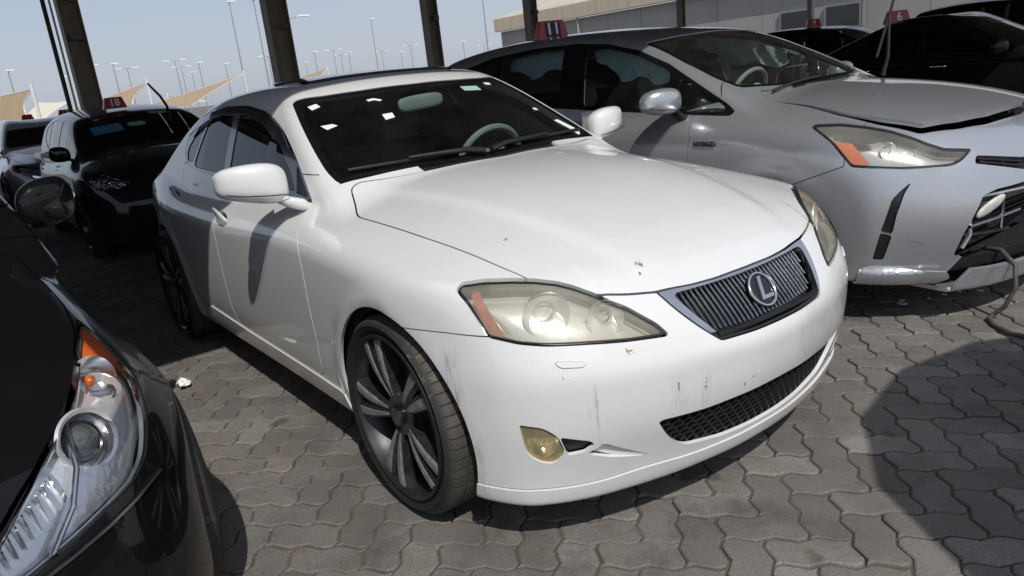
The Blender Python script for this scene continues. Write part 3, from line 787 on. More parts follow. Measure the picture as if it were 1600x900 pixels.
# ---------------------------------------------------------------- the white sedan
def white_sedan():
    root = empty('white_sedan', (0, 0, 0))
    tag(root, 'white sedan with yellowed headlights, scuffed bumper and dark twin-spoke wheels, in the centre', 'car', 'cars parked in the lot')
    B = Body(white_sedan_field, (-3.82, 0, .12), (.90, .98, 1.46), .0115)
    paint = M['white_paint']; AR = .372; D_ = lambda x, ay, z, *r: ((x-ay)*R2, z, *r)
    def arch(V):
        a = np.minimum(np.hypot(V[:, 0]-.015, V[:, 2]-.335), np.hypot(V[:, 0]+2.73, V[:, 2]-.335))-AR
        return np.maximum(a, .42-np.abs(V[:, 1]))
    V0 = clip(B.m, 1.05-B.m.V[:, 2])
    B.m = clip(B.m, -arch(B.m.V)); B.inner = clip(B.inner, -arch(B.inner.V)-.02)
    # glass
    ws = rounded([(-.2, -1.13), (.0, -1.130), (.26, -1.143), (.44, -1.172), (.556, -1.222, .03), (.606, -1.045, .1), (.645, -.86, .1), (.668, -.715, .06), (.664, -.632, .02), (.55, -.605), (.43, -.585), (.22, -.545), (0, -.525), (-.2, -.525)], .05)
    up = lambda V: .93-V[:, 2]
    m = B.take('top', ws, up, .0, True)
    edge, pane = None, m
    f = -B.s(m, 'top', ws, None); frit = clip(m, f-.028); pane = clip(m, .028-f)
    wsh = panel('windshield', pane, M['windshield'], root, .004, 0); panel('windshield_border', frit, M['gloss_black'], wsh, .003, .01)
    rw = rounded([(-.2, -2.46), (0, -2.46), (.45, -2.50), (.50, -2.54), (.60, -2.98), (.5, -3.06), (0, -3.12), (-.2, -3.12)], .05)
    panel('rear_window', B.take('top', rw, lambda V: 1.04-V[:, 2], .0, True), M['tinted'], root, .003, .01)
    dlo = rounded([(-.722, .950, .012), (-.923, 1.095, .1), (-1.16, 1.222, .1), (-1.40, 1.292, .1), (-1.66, 1.322, .1), (-1.97, 1.326, .1), (-2.22, 1.304, .1), (-2.44, 1.252, .1), (-2.585, 1.18, .06), (-2.605, 1.115, .05), (-2.54, 1.06, .04), (-2.40, 1.030, .05), (-1.97, 1.000, .1), (-1.30, .972, .1)], .03)
    sidec = lambda V: .45-np.abs(V[:, 1])
    m = B.take('side', dlo, sidec, .0, True)
    fg = rounded([(-.905, .985), (-.985, 1.055), (-1.12, 1.135), (-1.31, 1.220), (-1.52, 1.272), (-1.765, 1.297), (-1.728, 1.012)], .02)
    rg = rounded([(-1.815, 1.018), (-1.855, 1.300), (-2.04, 1.298), (-2.235, 1.262), (-2.345, 1.050), (-2.29, 1.035)], .02)
    qg = rounded([(-2.372, 1.060), (-2.272, 1.252), (-2.43, 1.208), (-2.535, 1.135), (-2.545, 1.095), (-2.49, 1.062)], .02)
    tri = rounded([(-.775, .968), (-.935, 1.085), (-.895, .978)], .008)
    panes = []
    for nm, pl, mt in (('front_side_window', fg, 'tinted'), ('rear_side_window', rg, 'tinted'), ('quarter_window', qg, 'tinted'), ('mirror_corner_panel', tri, 'black_plastic')):
        a, m = B.sub(m, 'side', pl, None, .0012); both(nm, a, M[mt], root, push=.005, rim=.004)
    both('window_frame', m, M['gloss_black'], root, push=.001, rim=.012)
    vis = rounded([(-.985, 1.12), (-1.16, 1.222), (-1.40, 1.290), (-1.66, 1.320), (-1.97, 1.324), (-2.22, 1.302), (-2.44, 1.250), (-2.56, 1.18), (-2.44, 1.215), (-2.2, 1.268), (-1.97, 1.286), (-1.66, 1.282), (-1.40, 1.242), (-1.18, 1.168)], .02)
    vm = clip(V0, sdf(vis, V0.V[:, 0], V0.V[:, 2])); vm = clip(vm, .45-np.abs(vm.V[:, 1]))
    for q in halves(vm): panel('rain_visor', q, M['gloss_black'], root, -.014, .004)
    # front openings
    grO = rounded([(-.1, .716), (0, .716), (.13, .717), (.226, .718), (.352, .722, .008), (.330, .672, .03), (.288, .615, .03), (.246, .577, .006), (.11, .572), (0, .571), (-.1, .571)], .03)
    grI = rounded([(-.1, .703), (.06, .703), (.18, .705), (.314, .708, .022), (.288, .655, .03), (.262, .615, .03), (.240, .586, .006), (.11, .580), (-.1, .579)], .02)
    hl = rounded([((.335-.799)*R2, .797), ((.331-.780)*R2, .808), ((.376-.739)*R2, .810), ((.431-.682)*R2, .805), ((.469-.635)*R2, .798), ((.507-.588)*R2, .786), ((.54-.559)*R2, .772), ((.579-.525)*R2, .750), ((.645-.463)*R2, .704), ((.699-.412)*R2, .655), ((.724-.392)*R2, .624), ((.682-.508)*R2, .633), ((.634-.608)*R2, .645), ((.576-.697)*R2, .654), ((.526-.752)*R2, .665), ((.457-.801)*R2, .684), ((.426-.804)*R2, .726), ((.383-.804)*R2, .769)], .01)
    fr = lambda V: .25-V[:, 0]
    lens = B.take('diag', hl, fr, .003, True)
    ho = rounded([(-.2, -.475), (0, -.475), (.3, -.512), (.43, -.540), (.60, -.600, .02), (.640, -.585, .02), (.672, -.50), (.716, -.405, .04), (.708, -.203), (.697, .0), (.678, .187), (.66, .348), (.635, .469), (.588, .507), (.559, .54), (.525, .579), (.434, .621), (.352, .648, .01), (.226, .672), (.13, .682), (0, .684), (-.2, .684)], .03)
    hood = B.take('top', ho, lambda V: .66-V[:, 2], .003)
    gm = B.take('front', grO, lambda V: .5-V[:, 0], .002, True)
    lgp = rounded([(-.1, .389), (.05, .389), (.2, .386), (.3, .383), (.452, .388, .006), (.425, .345, .02), (.392, .305, .03), (.345, .270, .04), (.20, .250), (.05, .244), (-.1, .244)], .02)
    lg = B.take('front', lgp, lambda V: .5-V[:, 0], .002, True)
    fog = rounded([((.529-.783)*R2, .439, .006), ((.579-.738)*R2, .428, .02), ((.599-.709)*R2, .397), ((.602-.691)*R2, .346, .02), ((.578-.712)*R2, .310, .02), ((.553-.741)*R2, .318, .02), ((.532-.768)*R2, .345, .02)], .01)
    fogm = B.take('diag', fog, lambda V: .3-V[:, 0], .001, True)
    frc = rounded([((.602-.706)*R2, .396), ((.642-.640)*R2, .374), ((.652-.622)*R2, .360, .01), ((.630-.645)*R2, .338), ((.606-.686)*R2, .334)], .006)
    frm = B.take('diag', frc, lambda V: .3-V[:, 0], .0005, True)
    rp = rounded([D_(.651, .624, .374), D_(.692, .452, .272, .004), D_(.655, .57, .302), D_(.630, .642, .330), D_(.660, .603, .352)], .004)
    rmp = B.take('diag', rp, lambda V: .3-V[:, 0], .0003)
    # panels
    bump = rounded([(.05, .672), (.159, .675), (.25, .681), (.34, .685), (.462, .684), (.462, 1.0), (1, 1), (1, 0), (.05, 0)], .002)
    bm = B.take('side', bump, lambda V: .0-V[:, 0], .0018)
    lip, bm = B.sub(bm, 'side', None, lambda V: V[:, 2]-.226-.010*np.exp(-((np.abs(V[:, 1])-.45)/.12)**2), .0022)
    wsc = rounded([((.594-.697)*R2, .614), ((.648-.618)*R2, .602), ((.643-.636)*R2, .5905), ((.607-.685)*R2, .5955)], .008)
    wm, bm = B.sub(bm, 'diag', wsc, lambda V: .3-V[:, 0], .0003)
    bo = panel('front_bumper', bm, paint, root); both('washer_cover', wm, paint, bo, push=-.004, rim=.008); panel('bumper_lip', lip, paint, bo, push=-.005, rim=.025)
    hd_ = panel('hood', hood, paint, root, rim=.018)
    df = rounded([(-.735, .96), (-.672, .892, .05), (-.588, .81, .08), (-.572, .70), (-.570, .61), (-.560, .475), (-.585, .33, .03), (-.62, .310, .02), (-1.60, .322, .03), (-1.632, .40), (-1.636, .56), (-1.648, .75), (-1.70, .88), (-1.775, 1.02), (-1.775, 1.2), (-.735, 1.2)], .03)
    dr = rounded([(-1.775, 1.2), (-1.775, 1.02), (-1.70, .88), (-1.648, .75), (-1.636, .56), (-1.632, .40), (-1.60, .322, .03), (-2.03, .335, .05), (-2.20, .40, .12), (-2.37, .60, .2), (-2.50, .72, .1), (-2.55, .86), (-2.56, 1.1), (-2.4, 1.2)], .03)
    low = lambda V: np.maximum(.45-np.abs(V[:, 1]), V[:, 2]-1.05)
    for nm, pl in (('front_door', df), ('rear_door', dr)):
        mm = B.take('side', pl, low, .002)
        for q, sg in zip(halves(mm), (-1, 1)):
            d = panel(nm, q, paint, root)
            hx, hz = (-1.545, .845) if nm == 'front_door' else (-2.455, .885)
            P, N = B.drop([[hx+.085, sg*1.1, hz-.012], [hx, sg*1.1, hz], [hx-.10, sg*1.1, hz+.006]], (0, -sg, 0))
            out = Vector(N[1])
            hh = MB(); c = [Vector(P[0])+Vector(N[0])*.004, Vector(P[0])*.75+Vector(P[1])*.25+out*.036, Vector(P[1])+out*.044, Vector(P[2])*.8+Vector(P[1])*.2+out*.036, Vector(P[2])+Vector(N[2])*.004]
            superloft('door_handle', [(p, a, b, (0, 0, 1), out) for p, a, b in zip(c, (.012, .019, .022, .019, .010), (.005, .011, .012, .011, .005))], paint, d, 14, 2.4, 1)
            superloft('handle_recess', [(Vector(P[1])+Vector((dx, 0, 0))+out*.0006, r_, .0012, (0, 0, 1), out) for dx, r_ in ((.05, .010), (.03, .026), (-.01, .031), (-.045, .024), (-.06, .008))], M['dull_chrome'], d, 16, 2.0, 1)
    sk = B.take('side', rounded([(-2.34, .10), (-2.20, .30, .06), (-2.05, .327), (-1.40, .306), (-1.0, .300), (-.65, .298), (-.40, .292), (-.34, .10)], .01), lambda V: .4-np.abs(V[:, 1]), .0016)
    both('side_skirt', sk, paint, root, push=-.006)
    fe = rounded([(-.60, .1), (-.585, .33), (-.56, .475), (-.57, .7), (-.588, .81), (-.672, .892), (-.735, .96), (-.66, .985), (-.62, 1.02), (-.2, 1.2), (.6, 1.2), (.6, .1)], .01)
    both('front_fender', B.take('side', fe, lambda V: .35-np.abs(V[:, 1]), .0002), paint, root)
    cw = rounded([(-.2, -.40), (0, -.40), (.4, -.44), (.66, -.52), (.66, -.66), (.4, -.64), (-.2, -.60)], .01)
    panel('cowl', B.take('top', cw, lambda V: .93-V[:, 2], .0), M['black_plastic'], root, .012, .012)
    sr = rounded([(-.2, -1.32), (.36, -1.34), (.42, -1.40), (.42, -1.78), (.36, -1.84), (-.2, -1.85)], .05)
    panel('sunroof', B.take('top', sr, lambda V: 1.2-V[:, 2], .003), M['gloss_black'], root, -.012, .02)
    tl = rounded([((-3.10), .98), (-3.55, 1.0), (-3.9, .98), (-3.9, .76), (-3.55, .80), (-3.2, .90)], .03)
    both('tail_lamp', B.take('side', tl, lambda V: .42-np.abs(V[:, 1]), .002), M['red_lens'], root)
    body = panel('body_shell', B.m, paint, root)
    z_ = B.inner.V[:, 2]; panel('inner_shell', clip(B.inner, z_-1.06), M['matte_black'], body, 0, 0); panel('headliner', clip(B.inner, 1.06-z_), M['headliner'], body, 0, 0)
    # headlamps
    for q, sg in zip(halves(lens), (-1, 1)):
        L = panel('headlight', q, M['lens_yellowed'], root, .001, .03)
        cl = Surf(q.V-q.N*.055, q.N, q.T); panel('reflector_bowl', cl, M['pale_reflector'], L, 0, 0)
        E = clip(q, -(sdf(hl, *uv(q.V, 'diag'))+.0065)); panel('lens_seal', E, M['black_plastic'], L, -.0006, .01)
        for (px, py, pz), r in (((.550, -.668, .722), .062), ((.632, -.530, .688), .050)):
            c = Vector((px, sg*abs(py), pz))-Vector((.72, sg*.55, .2)).normalized()*.040
            ax = Vector((.86, sg*.42, .05)).normalized(); mt = Matrix.Translation(c) @ ax.to_track_quat('Y', 'Z').to_matrix().to_4x4()
            MB().lathe([(r*.45, -.03), (r*.8, -.012), (r, .004), (r*1.04, .008), (r*1.06, .002)], 40, mt).build('lamp_bowl', M['pale_reflector'], L, 40)
            MB().lathe([(0, .006), (r*.28, .002), (r*.48, -.010), (r*.56, -.022)], 32, mt).build('lamp_lens', M['lens_clear'], L, 60)
        a, _ = B.sub(Surf(q.V-q.N*.006, q.N, q.T), 'diag', rounded([((.392-.800)*R2, .788), ((.408-.785)*R2, .790), ((.505-.772)*R2, .676), ((.466-.80)*R2, .680)], .006), None, 0)
        panel('side_marker', a, M['dull_amber'], L, 0, .004)
    # grille
    chrome, opening = B.sub(gm, 'front', grI, None, .0); chrome, opening = opening, chrome
    upc = clip(chrome, .60-chrome.V[:, 2]); lowc = clip(chrome, chrome.V[:, 2]-.60)
    gr = panel('grille_surround', upc, M['chrome'], root, -.003, .02); gr.name = 'grille'
    panel('broken_lower_trim', lowc, M['black_plastic'], gr, .004, .02)
    panel('grille_backing', Surf(gm.V-gm.N*.05, gm.N, gm.T), M['matte_black'], gr, 0, 0)
    def half_poly_z(poly, y):
        P = np.asarray(poly); zs = []
        for i in range(len(P)):
            a, b = P[i-1], P[i]
            if (a[0]-y)*(b[0]-y) < 0: zs.append(a[1]+(y-a[0])/(b[0]-a[0])*(b[1]-a[1]))
        return (min(zs), max(zs)) if len(zs) >= 2 else None
    for k in range(-16, 17):
        y = k*.0190+.0004; z = half_poly_z(grI, abs(y))
        if z is None or z[1]-z[0] < .02: continue
        zz = np.linspace(z[0]+.012, z[1]-.001, 9); xx = B.surf_x(np.full(9, y), zz)-.020-.010*np.sin(np.linspace(0, math.pi, 9))*0
        nx = 1.; MB().loft([[(x-.012, y-.0030, q), (x-.003, y-.0026, q), (x, y, q), (x-.003, y+.0026, q), (x-.012, y+.0030, q)] for x, q in zip(xx, zz)]).build('grille_bar', M['bar_chrome'], gr, 50)
    yy = np.linspace(-.245, .245, 25); xx = B.surf_x(yy, np.full(25, .588))-.006
    strip = MB().tube([(x, y, .590) for x, y in zip(xx, yy)], .009, 6).build('lower_crossbar', M['black_plastic'], gr, 40)
    # badge: an L in an oval ring
    bx = float(B.surf_x([.0], [.650])[0])-.006; tl_ = math.radians(-33)
    mt = Matrix.Translation((bx, .002, .650)) @ Matrix.Rotation(tl_, 4, 'Y') @ Matrix.Rotation(math.pi/2, 4, 'Z')
    ring = [(.053*math.cos(t), 0, .052*math.sin(t)) for t in np.linspace(0, 2*math.pi, 49)]
    eb = MB().lathe([(.0, .004), (.9, .004), (.97, 0), (.97, -.012)], 40, mt @ Matrix.Rotation(math.pi, 4, 'Z') @ Matrix.Diagonal((.051, 1, .050, 1))).build('badge', M['gloss_black'], gr, 40)
    rg_ = MB(); rg_.tube([tuple(mt @ Vector((p[0], -.006, p[2]))) for p in ring], .0062, 8); rg_.build('badge_ring', M['chrome'], eb, 60)
    def lp(pts, t=.006):
        mb = MB(); n = len(pts); V = [(x, -.007-t, z) for x, z in pts]+[(x, -.005, z) for x, z in pts]
        F = [tuple(range(n)), tuple(range(2*n-1, n-1, -1))]+[(i, i+n, (i+1) % n+n, (i+1) % n) for i in range(n)]
        return mb.add(V, F, mt)
    lt = lp([(-.004, .040), (.010, .040), (-.008, -.020), (.034, -.020), (.028, -.031), (-.026, -.031)]); lt.build('badge_letter', M['chrome'], eb, 30)
    # lower grille with its honeycomb mesh
    lo_ = panel('lower_grille', Surf(lg.V-lg.N*.05, lg.N, lg.T), M['matte_black'], root, 0, 0)
    mesh = MB(); px, pz = .034, .0185
    seg = set()
    for r in range(-1, 10):
        for c in range(-14, 15):
            y0 = c*px+(r % 2)*px/2; z0 = .238+r*pz
            hx = [(y0-px*.5, z0), (y0-px*.26, z0+pz*.5), (y0+px*.26, z0+pz*.5), (y0+px*.5, z0)]
            for a, b in zip(hx[:-1], hx[1:]): seg.add((a, b))
            seg.add(((y0-px*.5, z0), (y0-px*.26, z0-pz*.5)))
            seg.add(((y0+px*.5, z0), (y0+px*.26, z0-pz*.5)))
    S = np.array([[a, b] for a, b in seg]); mid = S.mean(1)
    ok = (sdf(lgp, np.abs(S[:, 0, 0]), S[:, 0, 1]) < .004) & (sdf(lgp, np.abs(S[:, 1, 0]), S[:, 1, 1]) < .004)
    S = S[ok]; X0 = B.surf_x(S[:, 0, 0], S[:, 0, 1])-.014; X1 = B.surf_x(S[:, 1, 0], S[:, 1, 1])-.014
    for (a, b), x0, x1 in zip(S, X0, X1):
        t = np.array([b[0]-a[0], b[1]-a[1]]); t /= np.linalg.norm(t); n_ = np.array([-t[1], t[0]])*.0022
        mesh.loft([[(x, p[0]+n_[0], p[1]+n_[1]), (x, p[0]-n_[0], p[1]-n_[1]), (x-.014, p[0]-n_[0]*1.3, p[1]-n_[1]*1.3), (x-.014, p[0]+n_[0]*1.3, p[1]+n_[1]*1.3)] for x, p in ((x0, a), (x1, b))], None, False)
    hm = mesh.build('honeycomb_mesh', M['black_plastic'], lo_, 0); hm['kind'] = 'stuff'
    # fog lamps
    for q, sg in zip(halves(fogm), (-1, 1)):
        fl = panel('fog_lamp', q, M['lens_fog'], root, .006, .02); panel('fog_reflector', Surf(q.V-q.N*.045, q.N, q.T), M['pale_reflector'], fl, 0, 0); mt = Matrix.Translation((.560, sg*.728, .368)) @ Vector((.9, sg*.42, 0)).normalized().to_track_quat('Y', 'Z').to_matrix().to_4x4() @ Matrix.Translation((0, -.030, 0)); MB().lathe([(.010, -.018), (.030, -.006), (.044, .012), (.047, .012)], 36, mt).build('fog_bowl', M['chrome'], fl, 40); MB().lathe([(0, .010), (.010, .006), (.012, -.012)], 20, mt).build('fog_bulb', M['lens_clear'], fl, 60)
        e = clip(q, -(q.V[:, 2]-.392)); panel('fog_lamp_hood', Surf(e.V, e.N, e.T), M['dark_chrome'], fl, .012, .01)
    both('fog_recess', frm, M['black_plastic'], root, push=.018, rim=0)
    uu = uv(rmp.V, 'diag')[0]; dep = np.interp(uu, [.03, .155], [.017, .0])
    both('fog_recess_ramp', Surf(rmp.V-rmp.N*dep[:, None], rmp.N, rmp.T), paint, root, push=0, rim=0)
    # wheels
    for x, rot in ((0., .35), (-2.73, .1)):
        for sg in (-1, 1):
            wheel(root, 'wheel', (x, sg*.785, .335), sg, .335, .275, .225, 'twin', rot*sg)
            liner(root, x+(.015 if x == 0 else 0), .335, AR+.012, .50, .835, sg, M['matte_black'])
    # mirrors
    for sg in (-1, 1):
        g = lambda x, y, z: (x, sg*y, z)
        ua, ub = (1, 0, .12), (0, 0, 1)
        mi = superloft('door_mirror', [(g(-.80, .800, 1.030), .020, .040, ua, ub), (g(-.80, .815, 1.033), .046, .068, ua, ub), (g(-.80, .86, 1.044), .066, .080, ua, ub), (g(-.81, .93, 1.052), .070, .076, ua, ub), (g(-.83, 1.0, 1.060), .060, .064, ua, ub), (g(-.85, 1.040, 1.063), .042, .050, ua, ub), (g(-.86, 1.054, 1.063), .022, .028, ua, ub)], paint, root, 20, 2.9, 2)
        superloft('mirror_foot', [(g(-.79, .735, .940), .060, .030, (1, 0, 0), (0, .3*sg, 1)), (g(-.79, .78, .950), .052, .030, (1, 0, 0), (0, .3*sg, 1)), (g(-.80, .83, .970), .042, .026, (1, 0, 0), (0, .3*sg, 1)), (g(-.80, .86, .990), .038, .024, (1, 0, 0), (0, .3*sg, 1))], paint, mi, 16, 3, 1)
        strip = MB().tube([g(-.742, .82, .997), g(-.737, .90, 1.006), g(-.752, .98, 1.016), g(-.79, 1.035, 1.028)], .0022, 5).build('mirror_seam', M['black_plastic'], mi, 60)
        MB().box((0, 0, 0), (.004, .17, .105), Matrix.Translation(g(-.895, .925, 1.055)) @ Matrix.Rotation(-.1*sg, 4, 'Z')).build('mirror_glass', M['chrome'], mi, 0, .001)
    # wipers
    for ys, ye in ((-.60, -.10), (.03, .60)):
        pts = np.linspace(ys, ye, 14); P, N = B.drop([[-.572-.27*t*t, t, 1.5] for t in pts], (0, 0, -1)); q = [Vector(p)+Vector(n)*.010 for p, n in zip(P, N)]
        MB().tube([tuple(p) for p in q], .007, 6).build('wiper_blade', M['rubber'], root, 60)
        arm = [q[6]+Vector((.010, 0, .012)), q[9]+Vector((.022, 0, .010)), q[12]+Vector((.030, .01, .006)), q[13]+Vector((.045, .05, -.008))] if ys < -.3 else [q[7]+Vector((.010, 0, .012)), q[4]+Vector((.022, 0, .010)), q[1]+Vector((.032, -.01, .006)), q[0]+Vector((.045, -.05, -.008))]
        MB().tube([tuple(p) for p in arm], [.006, .009, .012, .014], 6).build('wiper_arm', M['black_plastic'], root, 60)
    # stickers on the windshield (flat paper on the glass)
    def on_ws(x, y, pts, mat, nm, z=1.35):
        P, N = B.drop([[x, y, 1.6]], (0, 0, -1)); c, n = Vector(P[0]), Vector(N[0]); u = Vector((0, 1, 0)); u = (u-n*u.dot(n)).normalized(); v = n.cross(u)
        MB().add([c+u*a-v*b+n*.0015 for a, b in pts], [tuple(range(len(pts)))]).build(nm, M[mat], wsh, 0)
    on_ws(-1.106, -.508, [(-.022, -.014), (.02, -.02), (.026, .012), (-.018, .022)], 'paper', 'sticker')
    on_ws(-.961, -.520, [(-.03, -.012), (.02, -.004), (.034, .018), (-.018, .028)], 'paper', 'sticker')
    on_ws(-1.056, -.248, [(-.032, -.004), (.004, -.006), (.034, .02), (.02, .03), (.0, .012), (-.03, .014)], 'paper', 'sticker')
    on_ws(-.914, -.261, [(-.026, .024), (.022, .018), (.03, -.022), (-.018, -.024)], 'paper', 'sticker')
    on_ws(-1.051, .274, [(-.05, -.022), (.05, -.022), (.05, .024), (-.05, .024)], 'paper_green', 'sticker')
    on_ws(-1.099, .409, [(-.018, -.012), (.018, -.012), (.018, .012), (-.018, .012)], 'paper', 'sticker')
    on_ws(-.86, .505, [(-.012, -.012), (.012, -.010), (.010, .014), (-.014, .010)], 'paper', 'sticker')
    on_ws(-.715, .566, [(-.04, -.05), (-.004, -.06), (.045, .055), (.004, .065)], 'paper', 'sticker')
    on_ws(-.655, .567, [(-.02, -.02), (.03, .0), (.0, .03)], 'paper', 'sticker')
    # cabin
    MB().box((-1.7, 0, .30), (2.4, 1.40, .06)).build('cabin_floor', M['interior'], root, 0)
    superloft('dashboard', [((-.62, 0, .90), .66, .05, (0, 1, 0), (0, 0, 1)), ((-.72, 0, .90), .69, .085, (0, 1, 0), (0, 0, 1)), ((-.92, 0, .87), .69, .10, (0, 1, 0), (0, 0, 1)), ((-1.02, 0, .82), .68, .10, (0, 1, 0), (0, 0, 1)), ((-1.05, 0, .78), .66, .06, (0, 1, 0), (0, 0, 1))], M['dash'], root)
    for y in (-.37, .37): seat(root, -1.55, y, M['interior'])
    superloft('rear_seat', [((-2.35, 0, .38), .62, .06, (0, 1, 0), (1, 0, 0)), ((-2.42, 0, .6), .64, .09, (0, 1, 0), (1, 0, 0)), ((-2.55, 0, .95), .62, .07, (0, 1, 0), (1, 0, 0)), ((-2.58, 0, 1.0), .56, .04, (0, 1, 0), (1, 0, 0))], M['interior'], root)
    steering_wheel(root, (-1.10, .37, .93), math.radians(24), M['interior_grey'])
    superloft('rear_view_mirror', [((-1.07, -.12, 1.255), .012, .02, (1, 0, 0), (0, 0, 1)), ((-1.075, -.10, 1.255), .018, .034, (1, 0, 0), (0, 0, 1)), ((-1.08, 0, 1.26), .018, .036, (1, 0, 0), (0, 0, 1)), ((-1.075, .10, 1.265), .018, .034, (1, 0, 0), (0, 0, 1)), ((-1.07, .12, 1.265), .012, .02, (1, 0, 0), (0, 0, 1))], M['interior_grey'], root)
    return root
# ---------------------------------------------------------------- the damaged silver wagon
def arches(cs, r, yin):
    def f(V):
        a = np.min([np.hypot(V[:, 0]-x, V[:, 2]-z) for x, z in cs], 0)-r
        return np.maximum(a, yin-np.abs(V[:, 1]))
    return f
D = lambda x, ay, z, *r: ((x-ay)*R2, z, *r)
def silver_wagon():
    root = empty('silver_wagon', (-.20, 2.315, 0))
    tag(root, 'silver wagon with sprung hood and torn front bumper, right of the white sedan', 'car', 'cars parked in the lot')
    B = Body(silver_wagon_field, (-3.75, 0, .16), (1.02, .98, 1.62), .015); paint = M['silver_paint']
    ar = arches([(0, .325), (-2.78, .325)], .372, .42); B.m = clip(B.m, -ar(B.m.V)); B.inner = clip(B.inner, -ar(B.inner.V)-.02); B0 = clip(B.m, .35-B.m.V[:, 0])
    ws = rounded([(-.2, -1.0), (.2, -1.005), (.45, -1.03), (.575, -1.075), (.622, -.74), (.632, -.5), (.60, -.37), (.36, -.27), (0, -.22), (-.2, -.22)], .04)
    m = B.take('top', ws, lambda V: 1.0-V[:, 2], 0, True); f = -B.s(m, 'top', ws, None)
    W = panel('windshield', clip(m, .03-f), M['clear_glass'], root, .004, 0); panel('windshield_border', clip(m, f-.03), M['gloss_black'], W, .003, .01)
    dlo = rounded([(-.292, 1.019), (-.354, 1.062), (-.568, 1.173), (-.809, 1.294), (-1.07, 1.388), (-1.367, 1.450), (-1.681, 1.480), (-2.1, 1.485), (-2.6, 1.46), (-3.0, 1.39), (-3.05, 1.25), (-2.6, 1.12), (-1.69, 1.073), (-1.458, 1.059), (-.9, 1.027), (-.54, 1.009), (-.315, 1.000)], .02)
    m = B.take('side', dlo, lambda V: .45-np.abs(V[:, 1]), 0, True)
    for nm, pl in (('front_quarter_window', [(-.705, 1.032), (-.70, 1.21), (-.56, 1.15), (-.37, 1.048), (-.355, 1.022)]), ('front_side_window', [(-1.462, 1.075), (-1.535, 1.448), (-1.35, 1.425), (-1.08, 1.362), (-.83, 1.272), (-.775, 1.238), (-.765, 1.045)]), ('rear_side_window', [(-1.70, 1.092), (-1.765, 1.46), (-2.1, 1.462), (-2.45, 1.44), (-2.42, 1.13)]), ('rear_quarter_window', [(-2.52, 1.15), (-2.55, 1.43), (-2.9, 1.37), (-2.95, 1.27)])):
        a, m = B.sub(m, 'side', rounded(pl, .02), None, .001); both(nm, a, M['clear_glass'], root, push=.005, rim=.004)
    both('window_frame', m, M['gloss_black'], root, push=.001, rim=.012)
    hl = rounded([D(.161, .78, .941), D(.169, .76, .949), D(.27, .714, .946), D(.373, .682, .930), D(.47, .652, .908), D(.588, .631, .866), D(.622, .622, .848), D(.688, .577, .814), D(.760, .468, .796), D(.751, .542, .758), D(.732, .594, .741), D(.592, .741, .744), D(.376, .817, .764), D(.303, .835, .867)], .012)
    lens = B.take('diag', hl, lambda V: .1-V[:, 0], .002, True)
    ho = rounded([(-.2, -.17), (0, -.17), (.35, -.22), (.52, -.30, .02), (.575, -.22, .03), (.59, 0), (.635, .22), (.635, .42), (.590, .585, .02), (.40, .665), (.2, .705), (-.2, .715)], .03)
    hood = B.take('top', ho, lambda V: .75-V[:, 2], .004, True)
    slot = rounded([D(.626, .735, .686), D(.585, .762, .645), D(.563, .782, .612), D(.538, .796, .517), D(.516, .796, .462), D(.566, .783, .451), D(.587, .782, .539), D(.606, .757, .636)], .008)
    sl = B.take('diag', slot, lambda V: .2-V[:, 0], .001, True)
    slw = rounded([D(.516, .796, .458), D(.500, .818, .329), D(.540, .80, .329), D(.566, .783, .447)], .005)
    sw = B.take('diag', slw, lambda V: .2-V[:, 0], .001)
    ug = rounded([(-.1, .712), (.2, .722), (.465, .768, .01), (.497, .738, .01), (.24, .675), (-.1, .658)], .02)
    ugm = B.take('front', ug, lambda V: .5-V[:, 0], .001, True)
    br = rounded([(-.1, .622), (.26, .621), (.43, .615), (.502, .597, .01), (.545, .52), (.587, .432), (.606, .335, .01), (.585, .322), (.45, .318), (-.1, .310)], .006)
    brm = B.take('front', br, lambda V: .4-V[:, 0], .0005, True)
    bm = B.take('side', [(.1, .66), (.147, .683), (.25, .722), (.368, .765), (.368, 1.2), (1.1, 1.2), (1.1, 0), (.1, 0)], lambda V: 0-V[:, 0], .002)
    low, bm = B.sub(bm, 'front', [(-.1, .33), (.560, .33), (.612, .24), (.622, .1), (-.1, .1)], lambda V: .4-V[:, 0], .003)
    bo = panel('front_bumper', bm, paint, root, rim=.02); lo = panel('torn_bumper_strip', low, paint, bo, rim=.02); lo.location = (.03, 0, -.012); lo.rotation_euler = (.02, .04, 0)
    both('bumper_slot', sl, M['gloss_black'], bo, push=.02, rim=.0); both('bumper_slot_trim', sw, M['dark_chrome'], bo, push=.006, rim=.01)
    # folded lower edge of the bumper, cracked below the slot
    fo = rounded([D(.497, .822, .300), D(.60, .735, .292), D(.725, .615, .270), D(.735, .60, .232), D(.60, .74, .18), D(.44, .85, .18), D(.46, .84, .29)], .006)
    for q in halves(clip(B0, sdf(fo, *uv(B0.V, 'diag')))):
        if not len(q.T): continue
        q = clip(q, .35-q.V[:, 0]); w = np.clip((.300-q.V[:, 2])/.020, 0, 1)*np.clip((q.V[:, 2]-.205)/.05, 0, 1)**.5
        V = q.V+q.N*(.003+.030*w)[:, None]; A = V[q.T]; fn = np.cross(A[:, 1]-A[:, 0], A[:, 2]-A[:, 0]); N = np.zeros_like(V)
        for i in range(3): np.add.at(N, q.T[:, i], fn)
        N /= np.linalg.norm(N, axis=1)[:, None]+1e-12; panel('folded_edge', Surf(V, N, q.T), paint, bo, 0, .012)
